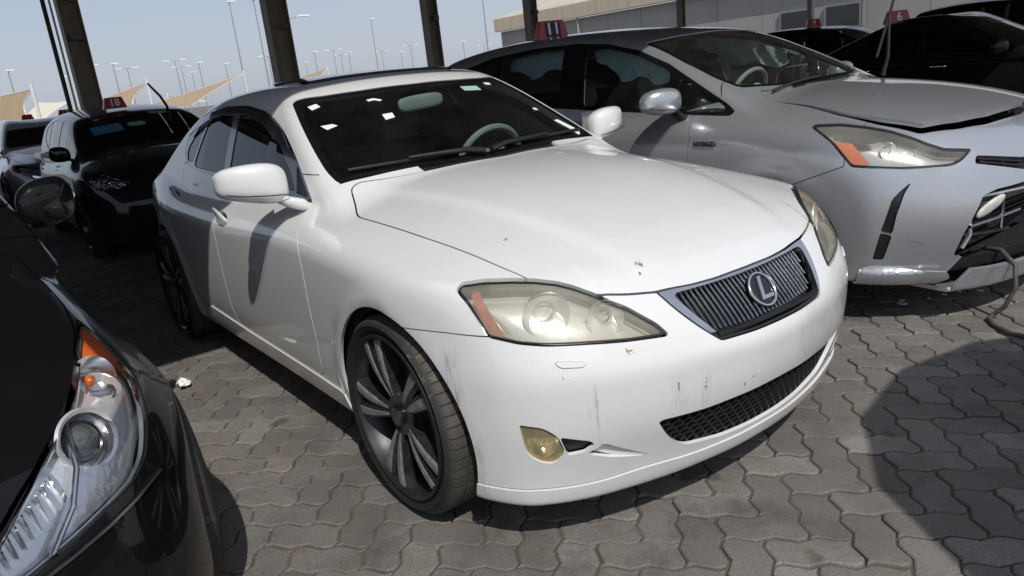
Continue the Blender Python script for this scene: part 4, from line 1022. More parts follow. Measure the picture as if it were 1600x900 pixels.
    for pts, r in (([(.505, -.818, .335), (.515, -.826, .31), (.512, -.846, .285), (.530, -.842, .26), (.522, -.848, .222)], .0045), ([(.580, -.785, .452), (.62, -.745, .425), (.665, -.70, .402)], .0016), ([(.58, -.80, .262), (.61, -.785, .25), (.66, -.735, .252)], .0022)):
        P, N = B.drop([(Vector(p)+Vector((.10, -.10, 0))) for p in pts], (-.10, .10, 0)); lift = .028 if pts[0][2] < .3 else .0
        MB().tube([tuple(Vector(p)+Vector(n)*lift) for p, n in zip(P, N)], r, 5).build('crack', M['foam'] if r > .004 else M['dark_chrome'], bo, 60)
    # sprung hood, hinged at its rear edge
    h = panel('hood', hood, paint, root, rim=.022); hp = Vector((-.19, 0, 1.085)); a = math.radians(-3.3)
    h.matrix_local = Matrix.Translation(hp) @ Matrix.Rotation(math.radians(.5), 4, 'X') @ Matrix.Rotation(a, 4, 'Y') @ Matrix.Translation(-hp)
    df = rounded([(-.56, 1.0), (-.515, .90), (-.518, .79), (-.505, .60), (-.50, .40), (-.53, .33), (-1.58, .34), (-1.62, .5), (-1.62, 1.2), (-.56, 1.2)], .03)
    dr = rounded([(-1.62, 1.2), (-1.62, .5), (-1.58, .34), (-2.1, .35), (-2.4, .55), (-2.55, .8), (-2.55, 1.2)], .03)
    for nm, pl in (('front_door', df), ('rear_door', dr)):
        for q, sg in zip(halves(B.take('side', pl, lambda V: np.maximum(.45-np.abs(V[:, 1]), V[:, 2]-1.12), .002)), (-1, 1)):
            d = panel(nm, q, paint, root); hx = -1.45 if nm == 'front_door' else -2.35
            P, N = B.drop([[hx, sg*1.1, .90]], (0, -sg, 0)); c = Vector(P[0])+Vector(N[0])*.03
            superloft('door_handle', [(c+Vector((dx, -sg*o_, 0)), r_, .009, (0, 0, 1), (0, sg, 0)) for dx, r_, o_ in ((-.10, .008, .026), (-.08, .014, .004), (0, .016, 0), (.08, .014, .004), (.10, .008, .026))], paint, d, 12, 2.4, 1)
    sk = B.take('side', [(-2.4, .1), (-2.2, .32), (-.4, .32), (-.34, .1)], lambda V: .4-np.abs(V[:, 1])); both('side_skirt', sk, paint, root)
    fe = rounded([(-.50, .1), (-.50, .40), (-.505, .60), (-.518, .79), (-.515, .9), (-.56, 1.0), (-.40, 1.10), (-.46, 1.17), (-.3, 1.3), (.6, 1.3), (.6, .1)], .01)
    both('front_fender', B.take('side', fe, lambda V: .33-np.abs(V[:, 1]), .0018), paint, root)
    panel('cowl', B.take('top', [(-.2, -.15), (.48, -.24), (.56, -.32), (.54, -.36), (-.2, -.235)], lambda V: .98-V[:, 2], 0), M['black_plastic'], root, .012, .012)
    body = panel('body_shell', B.m, paint, root); z_ = B.inner.V[:, 2]; panel('inner_shell', clip(B.inner, z_-1.12), M['matte_black'], body, 0, 0); panel('headliner', clip(B.inner, 1.12-z_), M['headliner'], body, 0, 0)
    for q, sg in zip(halves(lens), (-1, 1)):
        L = panel('headlight', q, M['lens_hazed'], root, .001, .03); panel('reflector_bowl', Surf(q.V-q.N*.06, q.N, q.T), M['pale_reflector'], L, 0, 0)
        E = clip(q, -(sdf(hl, *uv(q.V, 'diag'))+.010)); panel('lens_seal', E, M['black_plastic'], L, -.0006, .01)
        q2 = Surf(q.V-q.N*.008, q.N, q.T)
        a_, _ = B.sub(q2, 'diag', rounded([D(.308, .828, .876), D(.383, .806, .866), D(.466, .799, .770), D(.383, .818, .772)], .008), None, 0); panel('turn_signal', a_, M['amber'], L, 0, .006)
        k_, _ = B.sub(Surf(q.V-q.N*.012, q.N, q.T), 'diag', rounded([D(.29, .80, .905), D(.43, .72, .905), D(.47, .74, .862), D(.39, .80, .862), D(.31, .83, .885)], .008), None, 0); panel('lamp_trim', k_, M['matte_black'], L, 0, .004)
        for (px, py, pz), r in (((.515, .715, .825), .040), ((.62, .62, .80), .034)):
            c = Vector((px, sg*py, pz))-Vector((.6, sg*.6, .3)).normalized()*.028; ax = Vector((.86, sg*.45, .02)).normalized(); mt = Matrix.Translation(c) @ ax.to_track_quat('Y', 'Z').to_matrix().to_4x4()
            MB().lathe([(r*.5, -.03), (r*.85, -.01), (r, .005), (r*1.08, .004)], 36, mt).build('lamp_bowl', M['chrome'], L, 40)
            MB().lathe([(0, .010), (r*.3, .007), (r*.6, -.008), (r*.7, -.02)], 32, mt).build('lamp_lens', M['lens_clear'], L, 60)
    # upper grille slats and what the torn bumper lays bare
    g = panel('upper_grille', Surf(ugm.V-ugm.N*.04, ugm.N, ugm.T), M['matte_black'], root, 0, 0)
    for t in (.3, .68):
        yy = np.linspace(-.46, .46, 25); zt = np.interp(np.abs(yy), [0, .2, .465], [.712, .722, .766]); zb = np.interp(np.abs(yy), [0, .24, .497], [.658, .675, .738]); zz = zb+(zt-zb)*t
        xx = B.surf_x(yy, zz)-.012; MB().tube(list(zip(xx, yy, zz)), .006, 5).build('grille_slat', M['black_plastic'], g, 60)
    for y in np.linspace(-.44, .44, 9):
        z0, z1 = np.interp(abs(y), [0, .24, .497], [.658, .675, .738]), np.interp(abs(y), [0, .2, .465], [.712, .722, .766]); zz = np.linspace(z0, z1, 3); xx = B.surf_x(np.full(3, y), zz)-.014
        MB().tube(list(zip(xx, [y]*3, zz)), .004, 5).build('grille_post', M['black_plastic'], g, 60)
    core = MB().box((.66, 0, .46), (.03, .98, .34)).build('radiator_core', M['matte_black'], root, 0)
    for k in range(9): MB().box((.685, 0, .345+k*.030), (.018, .86, .009), Matrix.Rotation(.02*math.sin(k*2.1), 4, 'X')).build('radiator_slat', M['black_plastic'], core, 0)
    MB().tube([(.72, -.56, .545), (.79, -.40, .55), (.815, 0, .55), (.79, .40, .55), (.72, .56, .545)], .030, 8).build('crash_beam', M['steel'], root, 40)
    ta = superloft('broken_lamp_bracket', [((.810, -.50, .515), .010, .012, (0, .9, .3), (.3, .2, 1)), ((.825, -.475, .522), .050, .036, (0, .9, .3), (.3, .2, 1)), ((.85, -.40, .545), .055, .040, (0, .9, .3), (.3, .2, 1)), ((.865, -.35, .555), .012, .016, (0, .9, .3), (.3, .2, 1))], M['broken_white'], root, 12, 2.5, 1)
    for pts, r, mt in (([(.795, -.535, .50), (.80, -.53, .42), (.78, -.56, .36)], .010, 'silver_paint'), ([(.80, -.50, .585), (.86, -.36, .590), (.89, -.20, .585)], .009, 'silver_paint'), ([(.80, -.545, .46), (.85, -.40, .475), (.88, -.22, .485)], .010, 'dull_chrome'), ([(.77, -.565, .42), (.83, -.46, .415), (.87, -.30, .41)], .008, 'black_plastic'), ([(.86, -.34, .59), (.85, -.33, .50), (.86, -.36, .42)], .007, 'dull_chrome')):
        MB().tube(pts, r, 6).build('bent_bracket', M[mt], root, 40)
    superloft('foam_lump', [((.80, -.36, .43), .02, .015, (0, 1, .2), (.2, 0, 1)), ((.825, -.33, .44), .045, .03, (0, 1, .2), (.2, 0, 1)), ((.835, -.27, .455), .04, .028, (0, 1, .2), (.2, 0, 1)), ((.83, -.24, .46), .012, .01, (0, 1, .2), (.2, 0, 1))], M['foam'], root, 9, 2, 1)
    text('fender_badge', 'HYBRID', .036, M['dark_chrome'], root, Matrix.Translation((-.40, -.884, .866)) @ Matrix.Rotation(math.pi/2, 4, 'X'), .003, xs=1.15)
    for x, rot in ((0, .2), (-2.78, .5)):
        for sg in (-1, 1):
            wheel(root, 'wheel', (x, sg*.775, .325), sg, .325, .21, .205, 'single', rot, M['dull_chrome'], False); liner(root, x, .325, .384, .5, .82, sg, M['matte_black'])
    for sg in (-1, 1):
        g2 = lambda x, y, z: (x, sg*y, z); ua, ub = (1, 0, .05), (0, 0, 1)
        mi = superloft('door_mirror', [(g2(-.65, .79, 1.095), .02, .03, ua, ub), (g2(-.65, .805, 1.095), .05, .062, ua, ub), (g2(-.65, .86, 1.100), .068, .074, ua, ub), (g2(-.655, .95, 1.103), .070, .073, ua, ub), (g2(-.67, 1.02, 1.103), .055, .058, ua, ub), (g2(-.68, 1.05, 1.10), .02, .028, ua, ub)], paint, root, 20, 2.7, 2)
        superloft('mirror_foot', [(g2(-.62, .755, .985), .042, .03, (1, 0, 0), (0, 0, 1)), (g2(-.62, .80, 1.0), .032, .022, (1, 0, 0), (0, 0, 1)), (g2(-.635, .84, 1.035), .026, .02, (1, 0, 0), (0, 0, 1)), (g2(-.64, .85, 1.06), .026, .02, (1, 0, 0), (0, 0, 1))], M['black_plastic'], mi, 14, 2.8, 1)
        MB().tube([g2(-.585, .80, 1.058), g2(-.580, .88, 1.056), g2(-.588, .98, 1.060), g2(-.63, 1.045, 1.075)], .0025, 5).build('mirror_seam', M['black_plastic'], mi, 60)
    # wipers: one lies on the glass, the other has been pulled up
    P, N = B.drop([[-.24, y, 1.5] for y in np.linspace(-.50, -.05, 8)], (0, 0, -1)); MB().tube([tuple(Vector(p)+Vector(n)*.012) for p, n in zip(P, N)], .008, 6).build('wiper_blade', M['rubber'], root, 60)
    MB().tube([(-.12, .44, 1.09), (-.10, .455, 1.2), (-.12, .50, 1.42)], [.014, .010, .007], 6).build('raised_wiper_arm', M['black_plastic'], root, 60)
    MB().tube([(-.155, .43, 1.20), (-.125, .505, 1.43), (-.09, .56, 1.66), (-.085, .565, 1.72)], .008, 6).build('raised_wiper_blade', M['rubber'], root, 60)
    # cabin with spent curtain airbags
    MB().box((-1.7, 0, .32), (2.6, 1.40, .06)).build('cabin_floor', M['interior'], root, 0)
    superloft('dashboard', [((-.42, 0, .98), .62, .04, (0, 1, 0), (0, 0, 1)), ((-.55, 0, .98), .66, .08, (0, 1, 0), (0, 0, 1)), ((-.85, 0, .94), .68, .10, (0, 1, 0), (0, 0, 1)), ((-.95, 0, .88), .66, .08, (0, 1, 0), (0, 0, 1))], M['interior_grey'], root)
    for y in (-.36, .36): seat(root, -1.50, y, M['interior_grey'])
    steering_wheel(root, (-1.02, .36, 1.02), math.radians(24), M['interior_grey'])
    for sg in (-1, 1):
        for x0, x1 in ((-.85, -1.56), (-1.74, -2.5)):
            V = []; F = []; n, k = 26, 6
            for i in range(n):
                x = x0+(x1-x0)*i/(n-1); top = np.interp(-x, [.8, 1.1, 1.4, 1.7, 2.1, 2.6], [1.27, 1.385, 1.445, 1.475, 1.48, 1.455])-.012; ln = .07+.10*math.sin(math.pi*i/(n-1))**.7*(1+.25*math.sin(i*.55))
                for j in range(k):
                    z = top-ln*j/(k-1); y = .70-.24*(z-1.0)-.30*(z-1.0)**2-.028-.012*math.sin(i*1.3+j)-.02*j/(k-1)
                    V.append((x, sg*y, z))
            for i in range(n-1):
                for j in range(k-1): F.append((i*k+j, i*k+j+1, (i+1)*k+j+1, (i+1)*k+j))
            MB().add(V, F).build('curtain_airbag', M['airbag'], root, 180)
    superloft('folded_airbag', [((-.72, .0, 1.03), .03, .02, (0, 1, 0), (1, 0, 1)), ((-.74, .06, 1.06), .09, .05, (0, 1, 0), (1, 0, 1)), ((-.78, .10, 1.09), .05, .03, (0, 1, 0), (1, 0, 1)), ((-.79, .10, 1.10), .01, .01, (0, 1, 0), (1, 0, 1))], M['paper_green'], root, 9, 1.6, 1)
    return root
# ---------------------------------------------------------------- the black sedan by the camera
def near_black_sedan():
    root = empty('black_sedan', (-.2, -2.39, 0))
    tag(root, 'glossy black sedan with large clear headlight and amber corner, cropped at the lower left', 'car', 'cars parked in the lot')
    B = Body(black_sedan_field, (-4.05, 0, .14), (1.05, .99, 1.52), .015); paint = M['black_paint']
    ar = arches([(0, .325), (-2.795, .325)], .372, .42); B.m = clip(B.m, -ar(B.m.V)); B.inner = clip(B.inner, -ar(B.inner.V)-.02)
    sedan_glass(B, root)
    hl = rounded([D(.064, .739, .864, .004), D(.152, .721, .855), D(.260, .700, .842), D(.367, .679, .824), D(.527, .631, .790), D(.61, .591, .764), D(.659, .556, .742), D(.722, .508, .703), D(.80, .44, .645), D(.83, .40, .610), D(.80, .47, .598), D(.749, .554, .610), D(.685, .637, .622), D(.607, .713, .630), D(.558, .747, .650), D(.505, .77, .692), D(.426, .786, .756), D(.342, .784, .795), D(.212, .772, .826), D(.088, .745, .859)], .02)
    lens = B.take('diag', hl, lambda V: .0-V[:, 0], .002, True)
    ho = rounded([(-.2, -.46), (0, -.46), (.4, -.52), (.60, -.60, .03), (.68, -.50, .04), (.708, -.25), (.722, -.05), (.715, .152), (.676, .367), (.628, .527), (.553, .659), (.470, .755, .02), (.3, .805), (-.2, .84)], .03)
    panel('hood', B.take('top', ho, lambda V: .6-V[:, 2], .003), paint, root, rim=.02)
    g = B.take('front', rounded([(-.1, .66), (.30, .655), (.42, .60), (.36, .52), (-.1, .50)], .03), lambda V: .5-V[:, 0], .002, True)
    gr = panel('grille', Surf(g.V-g.N*.03, g.N, g.T), M['matte_black'], root, 0, 0)
    for z in (.53, .56, .59, .62):
        yy = np.linspace(-.36, .36, 17); MB().tube(list(zip(B.surf_x(yy, np.full(17, z))-.008, yy, [z]*17)), .007, 6).build('grille_bar', M['chrome'], gr, 60)
    bm = B.take('side', [(.05, .62), (.2, .66), (.34, .74), (.36, .80), (.36, 1.2), (1.1, 1.2), (1.1, 0), (.05, 0)], lambda V: 0-V[:, 0], .0022)
    bo = panel('front_bumper', bm, paint, root)
    sedan_doors(B, root, paint)
    both('front_fender', B.take('side', rounded([(-.55, .1), (-.55, .85), (-.70, .97), (-.5, 1.1), (.5, 1.1), (.5, .1)], .01), lambda V: .35-np.abs(V[:, 1])), paint, root)
    body = panel('body_shell', B.m, paint, root); panel('inner_shell', B.inner, M['matte_black'], body, 0, 0)
    for q, sg in zip(halves(lens), (-1, 1)):
        L = panel('headlight', q, M['lens_clear'], root, .001, .02); panel('reflector_bowl', Surf(q.V-q.N*.075, q.N, q.T), M['bright_reflector'], L, 0, .0)
        E = clip(q, -(sdf(hl, *uv(q.V, 'diag'))+.0028)); panel('lens_seal', E, M['black_plastic'], L, -.0005, .01)
        # chrome inner shelf with the two openings
        shelf = Surf(q.V-q.N*.030, q.N, q.T)
        c1 = np.array([.592, .655, .738]); c2 = np.array([.405, .722, .800])
        P = shelf.V.copy(); P[:, 1] = np.abs(P[:, 1]); s1 = .056-np.linalg.norm(P-c1, axis=1); s2 = .052-np.linalg.norm((P-c2)*np.array([.8, 1, 1]), axis=1)
        dd = sdf(hl, *uv(shelf.V, 'diag'))
        panel('chrome_bezel', clip(clip(shelf, s1), s2), M['bright_reflector'], L, 0, .03)
        qa = Surf(q.V-q.N*.004, q.N, q.T); a_ = clip(qa, qa.V[:, 0]+.35*(np.abs(qa.V[:, 1])-.74)-.325); panel('amber_reflector', a_, M['amber'], L, 0, .02)
        ax = Vector((.80, sg*.50, .30)).normalized()
        def at(c, d): 
            return Matrix.Translation(Vector((c[0], sg*c[1], c[2]))-ax*d) @ ax.to_track_quat('Y', 'Z').to_matrix().to_4x4()
        mt = at(c1, .030)
        MB().lathe([(.056, .016), (.063, .020), (.067, .014), (.063, .006), (.057, .0), (.052, -.03), (.030, -.045)], 48, mt).build('projector_ring', M['bright_reflector'], L, 35)
        MB().lathe([(0, .014), (.014, .0125), (.026, .007), (.034, -.002), (.037, -.012), (.037, -.03)], 40, mt).build('projector_lens', M['projector'], L, 60)
        MB().lathe([(.038, -.004), (.042, .0), (.045, -.01)], 40, mt).build('projector_trim', M['dark_chrome'], L, 60)
        mt = at(c2, .05); MB().lathe([(.055, .02), (.045, -.005), (.02, -.025), (.0, -.03)], 36, mt).build('signal_bowl', M['chrome'], L, 40)
        MB().lathe([(0, .012), (.012, .006), (.016, -.01), (.012, -.03)], 20, mt).build('signal_bulb', M['amber'], L, 60)
        for k in range(9):
            t = k/8; c = Vector((.675+.12*t, sg*(.580-.115*t), .694-.050*t)); mb = MB().box((0, 0, 0), (.012, .0105, .058-.016*t), Matrix.Translation(c-ax*.016) @ ax.to_track_quat('X', 'Z').to_matrix().to_4x4(), (.6, .6)); mb.build('reflector_facet', M['chrome'], L, 0)
        MB().tube([tuple(Vector((a, sg*b, c))-ax*.012) for a, b, c in ((.545, .628, .782), (.60, .622, .757), (.655, .618, .712), (.71, .592, .662), (.762, .54, .610))], .006, 8).build('lens_divider', M['chrome'], L, 60)
        P, N = B.drop([[1.1+.0, sg*(.50+.26*t), .585+.02*t] for t in (0, .25, .5, .75, 1)], (-1, 0, 0)); MB().tube([tuple(Vector(p)+Vector(n)*.003) for p, n in zip(P, N)], .005, 5).build('bumper_clip_rail', M['dull_chrome'], bo, 60)
    for x in (0, -2.795):
        for sg in (-1, 1):
            wheel(root, 'wheel', (x, sg*.80, .325), sg, .325, .225, .215, 'single', .3, M['dull_chrome'], False); liner(root, x, .325, .384, .5, .78, sg, M['matte_black'])
    sedan_mirrors(root, paint, chrome=True, x=-.86, dy=-.035, dz=.04)
    MB().box((-1.7, 0, .30), (2.4, 1.40, .06)).build('cabin_floor', M['interior'], root, 0)
    for y in (-.37, .37): seat(root, -1.55, y, M['interior'])
    P, N = B.drop([[-.60, y, 1.5] for y in np.linspace(.60, .05, 8)], (0, 0, -1)); MB().tube([tuple(Vector(p)+Vector(n)*.012) for p, n in zip(P, N)], .008, 6).build('wiper_blade', M['rubber'], root, 60)
    return root
def bright_reflector():
    k = NT('bright_reflector'); v = k.n('TexVoronoi'); v.inputs['Scale'].default_value = 55; k.l(k.coord(), v.inputs['Vector'])
    k.set(base=(.92, .93, .94), metal=.6, rough=.24, coat=.5); k.bump(v.outputs['Distance'], .10, .008); return k.m
M['bright_reflector'] = bright_reflector()
M['pale_reflector'] = plain('pale_reflector', (.80, .80, .77), .22, metal=.7, var=.05)
M['bar_chrome'] = plain('bar_chrome', (.24, .25, .265), .25, metal=1.)
M['projector'] = NT('projector_glass').set(base=(.16, .17, .17), rough=.04, coat=1., metal=.35).m
def sedan_glass(B, root, gl='tinted'):
    ws = rounded([(-.2, -1.16), (.2, -1.165), (.45, -1.20), (.54, -1.24), (.62, -.95), (.665, -.76), (.65, -.66), (.4, -.585), (0, -.545), (-.2, -.545)], .05)
    m = B.take('top', ws, lambda V: .95-V[:, 2], 0, True); f = -B.s(m, 'top', ws, None)
    W = panel('windshield', clip(m, .035-f), M['windshield'], root, .004, 0); panel('windshield_border', clip(m, f-.035), M['gloss_black'], W, .003, .01)
    rw = rounded([(-.2, -2.55), (.45, -2.6), (.55, -3.1), (.45, -3.25), (-.2, -3.3)], .05); panel('rear_window', B.take('top', rw, lambda V: 1.04-V[:, 2], 0, True), M['tinted'], root, .003, .01)
    dlo = rounded([(-.74, .985), (-.95, 1.12), (-1.2, 1.25), (-1.5, 1.345), (-1.8, 1.375), (-2.1, 1.37), (-2.45, 1.30), (-2.8, 1.15), (-2.75, 1.09), (-2.2, 1.05), (-1.4, 1.0)], .04)
    m = B.take('side', dlo, lambda V: .45-np.abs(V[:, 1]), 0, True)
    for nm, pl in (('front_side_window', [(-.93, 1.01), (-1.2, 1.20), (-1.5, 1.305), (-1.72, 1.335), (-1.68, 1.04)]), ('rear_side_window', [(-1.76, 1.045), (-1.80, 1.34), (-2.1, 1.335), (-2.4, 1.27), (-2.62, 1.15), (-2.55, 1.10)])):
        a, m = B.sub(m, 'side', rounded(pl, .02), None, .001); both(nm, a, M[gl], root, push=.005, rim=.004)
    both('window_frame', m, M['gloss_black'], root, push=.001, rim=.012)
    return W
def sedan_doors(B, root, paint):
    df = rounded([(-.72, .99), (-.58, .85), (-.55, .60), (-.56, .32), (-1.6, .32), (-1.66, .5), (-1.72, 1.2), (-.72, 1.2)], .04)
    dr = rounded([(-1.72, 1.2), (-1.66, .5), (-1.6, .32), (-2.1, .33), (-2.4, .55), (-2.6, .8), (-2.7, 1.2)], .04)
    for nm, pl in (('front_door', df), ('rear_door', dr)):
        for q, sg in zip(halves(B.take('side', pl, lambda V: np.maximum(.45-np.abs(V[:, 1]), V[:, 2]-1.1), .002)), (-1, 1)):
            d = panel(nm, q, paint, root); hx = -1.50 if nm == 'front_door' else -2.45
            P, N = B.drop([[hx, sg*1.1, .86]], (0, -sg, 0)); c = Vector(P[0])+Vector(N[0])*.028
            superloft('door_handle', [(c+Vector((dx, -sg*o_, 0)), r_, .009, (0, 0, 1), (0, sg, 0)) for dx, r_, o_ in ((-.10, .008, .024), (-.08, .014, .004), (0, .016, 0), (.08, .014, .004), (.10, .008, .024))], M['chrome'], d, 12, 2.4, 1)
def sedan_mirrors(root, paint, chrome=False, x=-.78, dy=0, dz=0):
    for sg in (-1, 1):
        g = lambda a, y, z: (a, sg*(y+dy), z+dz); ua, ub = (1, 0, .05), (0, 0, 1)
        mi = superloft('door_mirror', [(g(x, .76, 1.03), .02, .03, ua, ub), (g(x, .775, 1.035), .05, .070, ua, ub), (g(x-.01, .83, 1.045), .066, .088, ua, ub), (g(x-.03, .90, 1.05), .060, .086, ua, ub), (g(x-.05, .935, 1.05), .040, .07, ua, ub), (g(x-.06, .95, 1.05), .016, .03, ua, ub)], paint, root, 20, 2.7, 2)
        superloft('mirror_foot', [(g(x+.02, .73, .965), .045, .02, (1, 0, 0), (0, 0, 1)), (g(x+.01, .78, .975), .03, .018, (1, 0, 0), (0, 0, 1)), (g(x, .81, .995), .026, .016, (1, 0, 0), (0, 0, 1))], paint, mi, 12, 2.8, 1)
        if chrome: MB().tube([g(x-.075, .84, 1.135), g(x-.10, .93, 1.10), g(x-.105, .955, 1.05), g(x-.10, .93, .99), g(x-.07, .84, .962)], .007, 6).build('mirror_edge', M['chrome'], mi, 60)
# ---------------------------------------------------------------- cars further off
def far_sedan(paint, h=.026):
    root = empty('parked_sedan'); B = Body(black_sedan_field, (-4.05, 0, .14), (1.05, .99, 1.54), h)
    ar = arches([(0, .325), (-2.795, .325)], .372, .42); B.m = clip(B.m, -ar(B.m.V)); B.inner = clip(B.inner, -ar(B.inner.V)-.02)
    sedan_glass(B, root)
    hl = rounded([D(.42, .80, .80), D(.60, .60, .765), D(.72, .42, .72), D(.74, .42, .655), D(.66, .60, .655), D(.5, .78, .675)], .02)
    lens = B.take('diag', hl, lambda V: .1-V[:, 0], .002, True)
    ho = rounded([(-.2, -.46), (0, -.46), (.4, -.52), (.62, -.60), (.70, -.40), (.71, 0), (.68, .38), (.60, .58), (.46, .72), (-.2, .80)], .03)
    panel('hood', B.take('top', ho, lambda V: .6-V[:, 2], .004), paint, root)
    g = B.take('front', rounded([(-.1, .67), (.32, .66), (.36, .60), (-.1, .55)], .02), lambda V: .5-V[:, 0], .002); gr = panel('grille', g, M['gloss_black'], root, .015, .01)
    lg = B.take('front', rounded([(-.1, .42), (.42, .41), (.5, .33), (.40, .27), (-.1, .25)], .02), lambda V: .5-V[:, 0], .002); panel('lower_grille', lg, M['matte_black'], root, .02, .01)
    panel('front_bumper', B.take('side', [(.1, .64), (.36, .70), (.36, 1.2), (1.1, 1.2), (1.1, 0), (.1, 0)], lambda V: 0-V[:, 0], .003), paint, root)
    sedan_doors(B, root, paint)
    body = panel('body_shell', B.m, paint, root); panel('inner_shell', B.inner, M['matte_black'], body, 0, 0)
    for q, sg in zip(halves(lens), (-1, 1)):
        L = panel('headlight', q, M['lens_clear'], root, .001, .02); panel('reflector_bowl', Surf(q.V-q.N*.05, q.N, q.T), M['faceted'], L, 0, 0)
        a_, _ = B.sub(Surf(q.V-q.N*.006, q.N, q.T), 'diag', [D(.42, .80, .80), D(.47, .77, .79), D(.56, .74, .665), D(.48, .79, .675)], None, 0); panel('amber_reflector', a_, M['amber'], L, 0, 0)
    for x in (0, -2.795):
        for sg in (-1, 1):
            wheel(root, 'wheel', (x, sg*.80, .325), sg, .325, .225, .215, 'single', .3, M['gunmetal'], False); liner(root, x, .325, .384, .5, .88, sg, M['matte_black'])
    sedan_mirrors(root, paint)
    for y in (-.37, .37): seat(root, -1.55, y, M['interior'])
    MB().box((-1.7, 0, .30), (2.4, 1.40, .06)).build('cabin_floor', M['interior'], root, 0)
    return root, B
def repaint(o, old, new):
    for c in o.children_recursive:
        if c.type == 'MESH' and c.material_slots and c.data.materials[0] == old:
            c.material_slots[0].link = 'OBJECT'; c.material_slots[0].material = new
def far_wagon(paint, h=.03):
    root = empty('parked_wagon'); B = Body(silver_wagon_field, (-3.75, 0, .16), (1.02, .98, 1.62), h)
    ar = arches([(0, .325), (-2.78, .325)], .372, .42); B.m = clip(B.m, -ar(B.m.V)); B.inner = clip(B.inner, -ar(B.inner.V)-.02)
    ws = rounded([(-.2, -1.0), (.2, -1.005), (.45, -1.03), (.575, -1.075), (.622, -.74), (.632, -.5), (.60, -.37), (.36, -.27), (-.2, -.22)], .04); panel('windshield', B.take('top', ws, lambda V: 1.0-V[:, 2], 0, True), M['windshield'], root, .004, .01)
    dlo = rounded([(-.36, 1.03), (-.568, 1.155), (-.809, 1.27), (-1.07, 1.37), (-1.367, 1.43), (-2.1, 1.465), (-2.6, 1.44), (-3.0, 1.37), (-3.05, 1.25), (-2.6, 1.12), (-1.69, 1.08), (-.54, 1.02)], .02)
    m = B.take('side', dlo, lambda V: .45-np.abs(V[:, 1]), 0, True)
    for nm, x0, x1 in (('front_side_window', -1.60, -.4), ('rear_side_window', -2.5, -1.66), ('rear_quarter_window', -3.1, -2.56)):
        both(nm, clip(clip(m, m.V[:, 0]-x1), (x0-clip(m, m.V[:, 0]-x1).V[:, 0])), M['tinted'], root, push=.004, rim=.006)
    hl = rounded([D(.2, .78, .93), D(.47, .652, .90), D(.72, .50, .80), D(.70, .58, .75), D(.42, .80, .77)], .02); lens = B.take('diag', hl, lambda V: .1-V[:, 0], .002, True)
    for q in halves(lens):
        L = panel('headlight', q, M['lens_clear'], root, .001, .02); panel('reflector_bowl', Surf(q.V-q.N*.05, q.N, q.T), M['faceted'], L, 0, 0)
    panel('hood', B.take('top', rounded([(-.2, -.17), (.35, -.22), (.56, -.28), (.62, .1), (.62, .40), (.57, .6), (-.2, .72)], .04), lambda V: .75-V[:, 2], .004), paint, root)
    panel('grille', B.take('front', rounded([(-.1, .62), (.35, .62), (.40, .50), (-.1, .48)], .03), lambda V: .5-V[:, 0], .002), M['matte_black'], root, .015, .01)
    body = panel('body_shell', B.m, paint, root); panel('inner_shell', B.inner, M['matte_black'], body, 0, 0)
    for x in (0, -2.78):
        for sg in (-1, 1):
            wheel(root, 'wheel', (x, sg*.775, .325), sg, .325, .21, .205, 'single', .2, M['gunmetal'], False)
    sedan_mirrors(root, paint, x=-.62, dz=.05)
    for y in (-.37, .37): seat(root, -1.45, y, M['interior'])
    return root, B
def faceted():
    k = NT('faceted_reflector'); v = k.n('TexVoronoi'); v.inputs['Scale'].default_value = 38; k.l(k.coord(), v.inputs['Vector'])
    k.set(base=(.75, .76, .78), metal=1., rough=.15); k.bump(v.outputs['Distance'], .9, .03); return k.m
M['faceted'] = faceted()
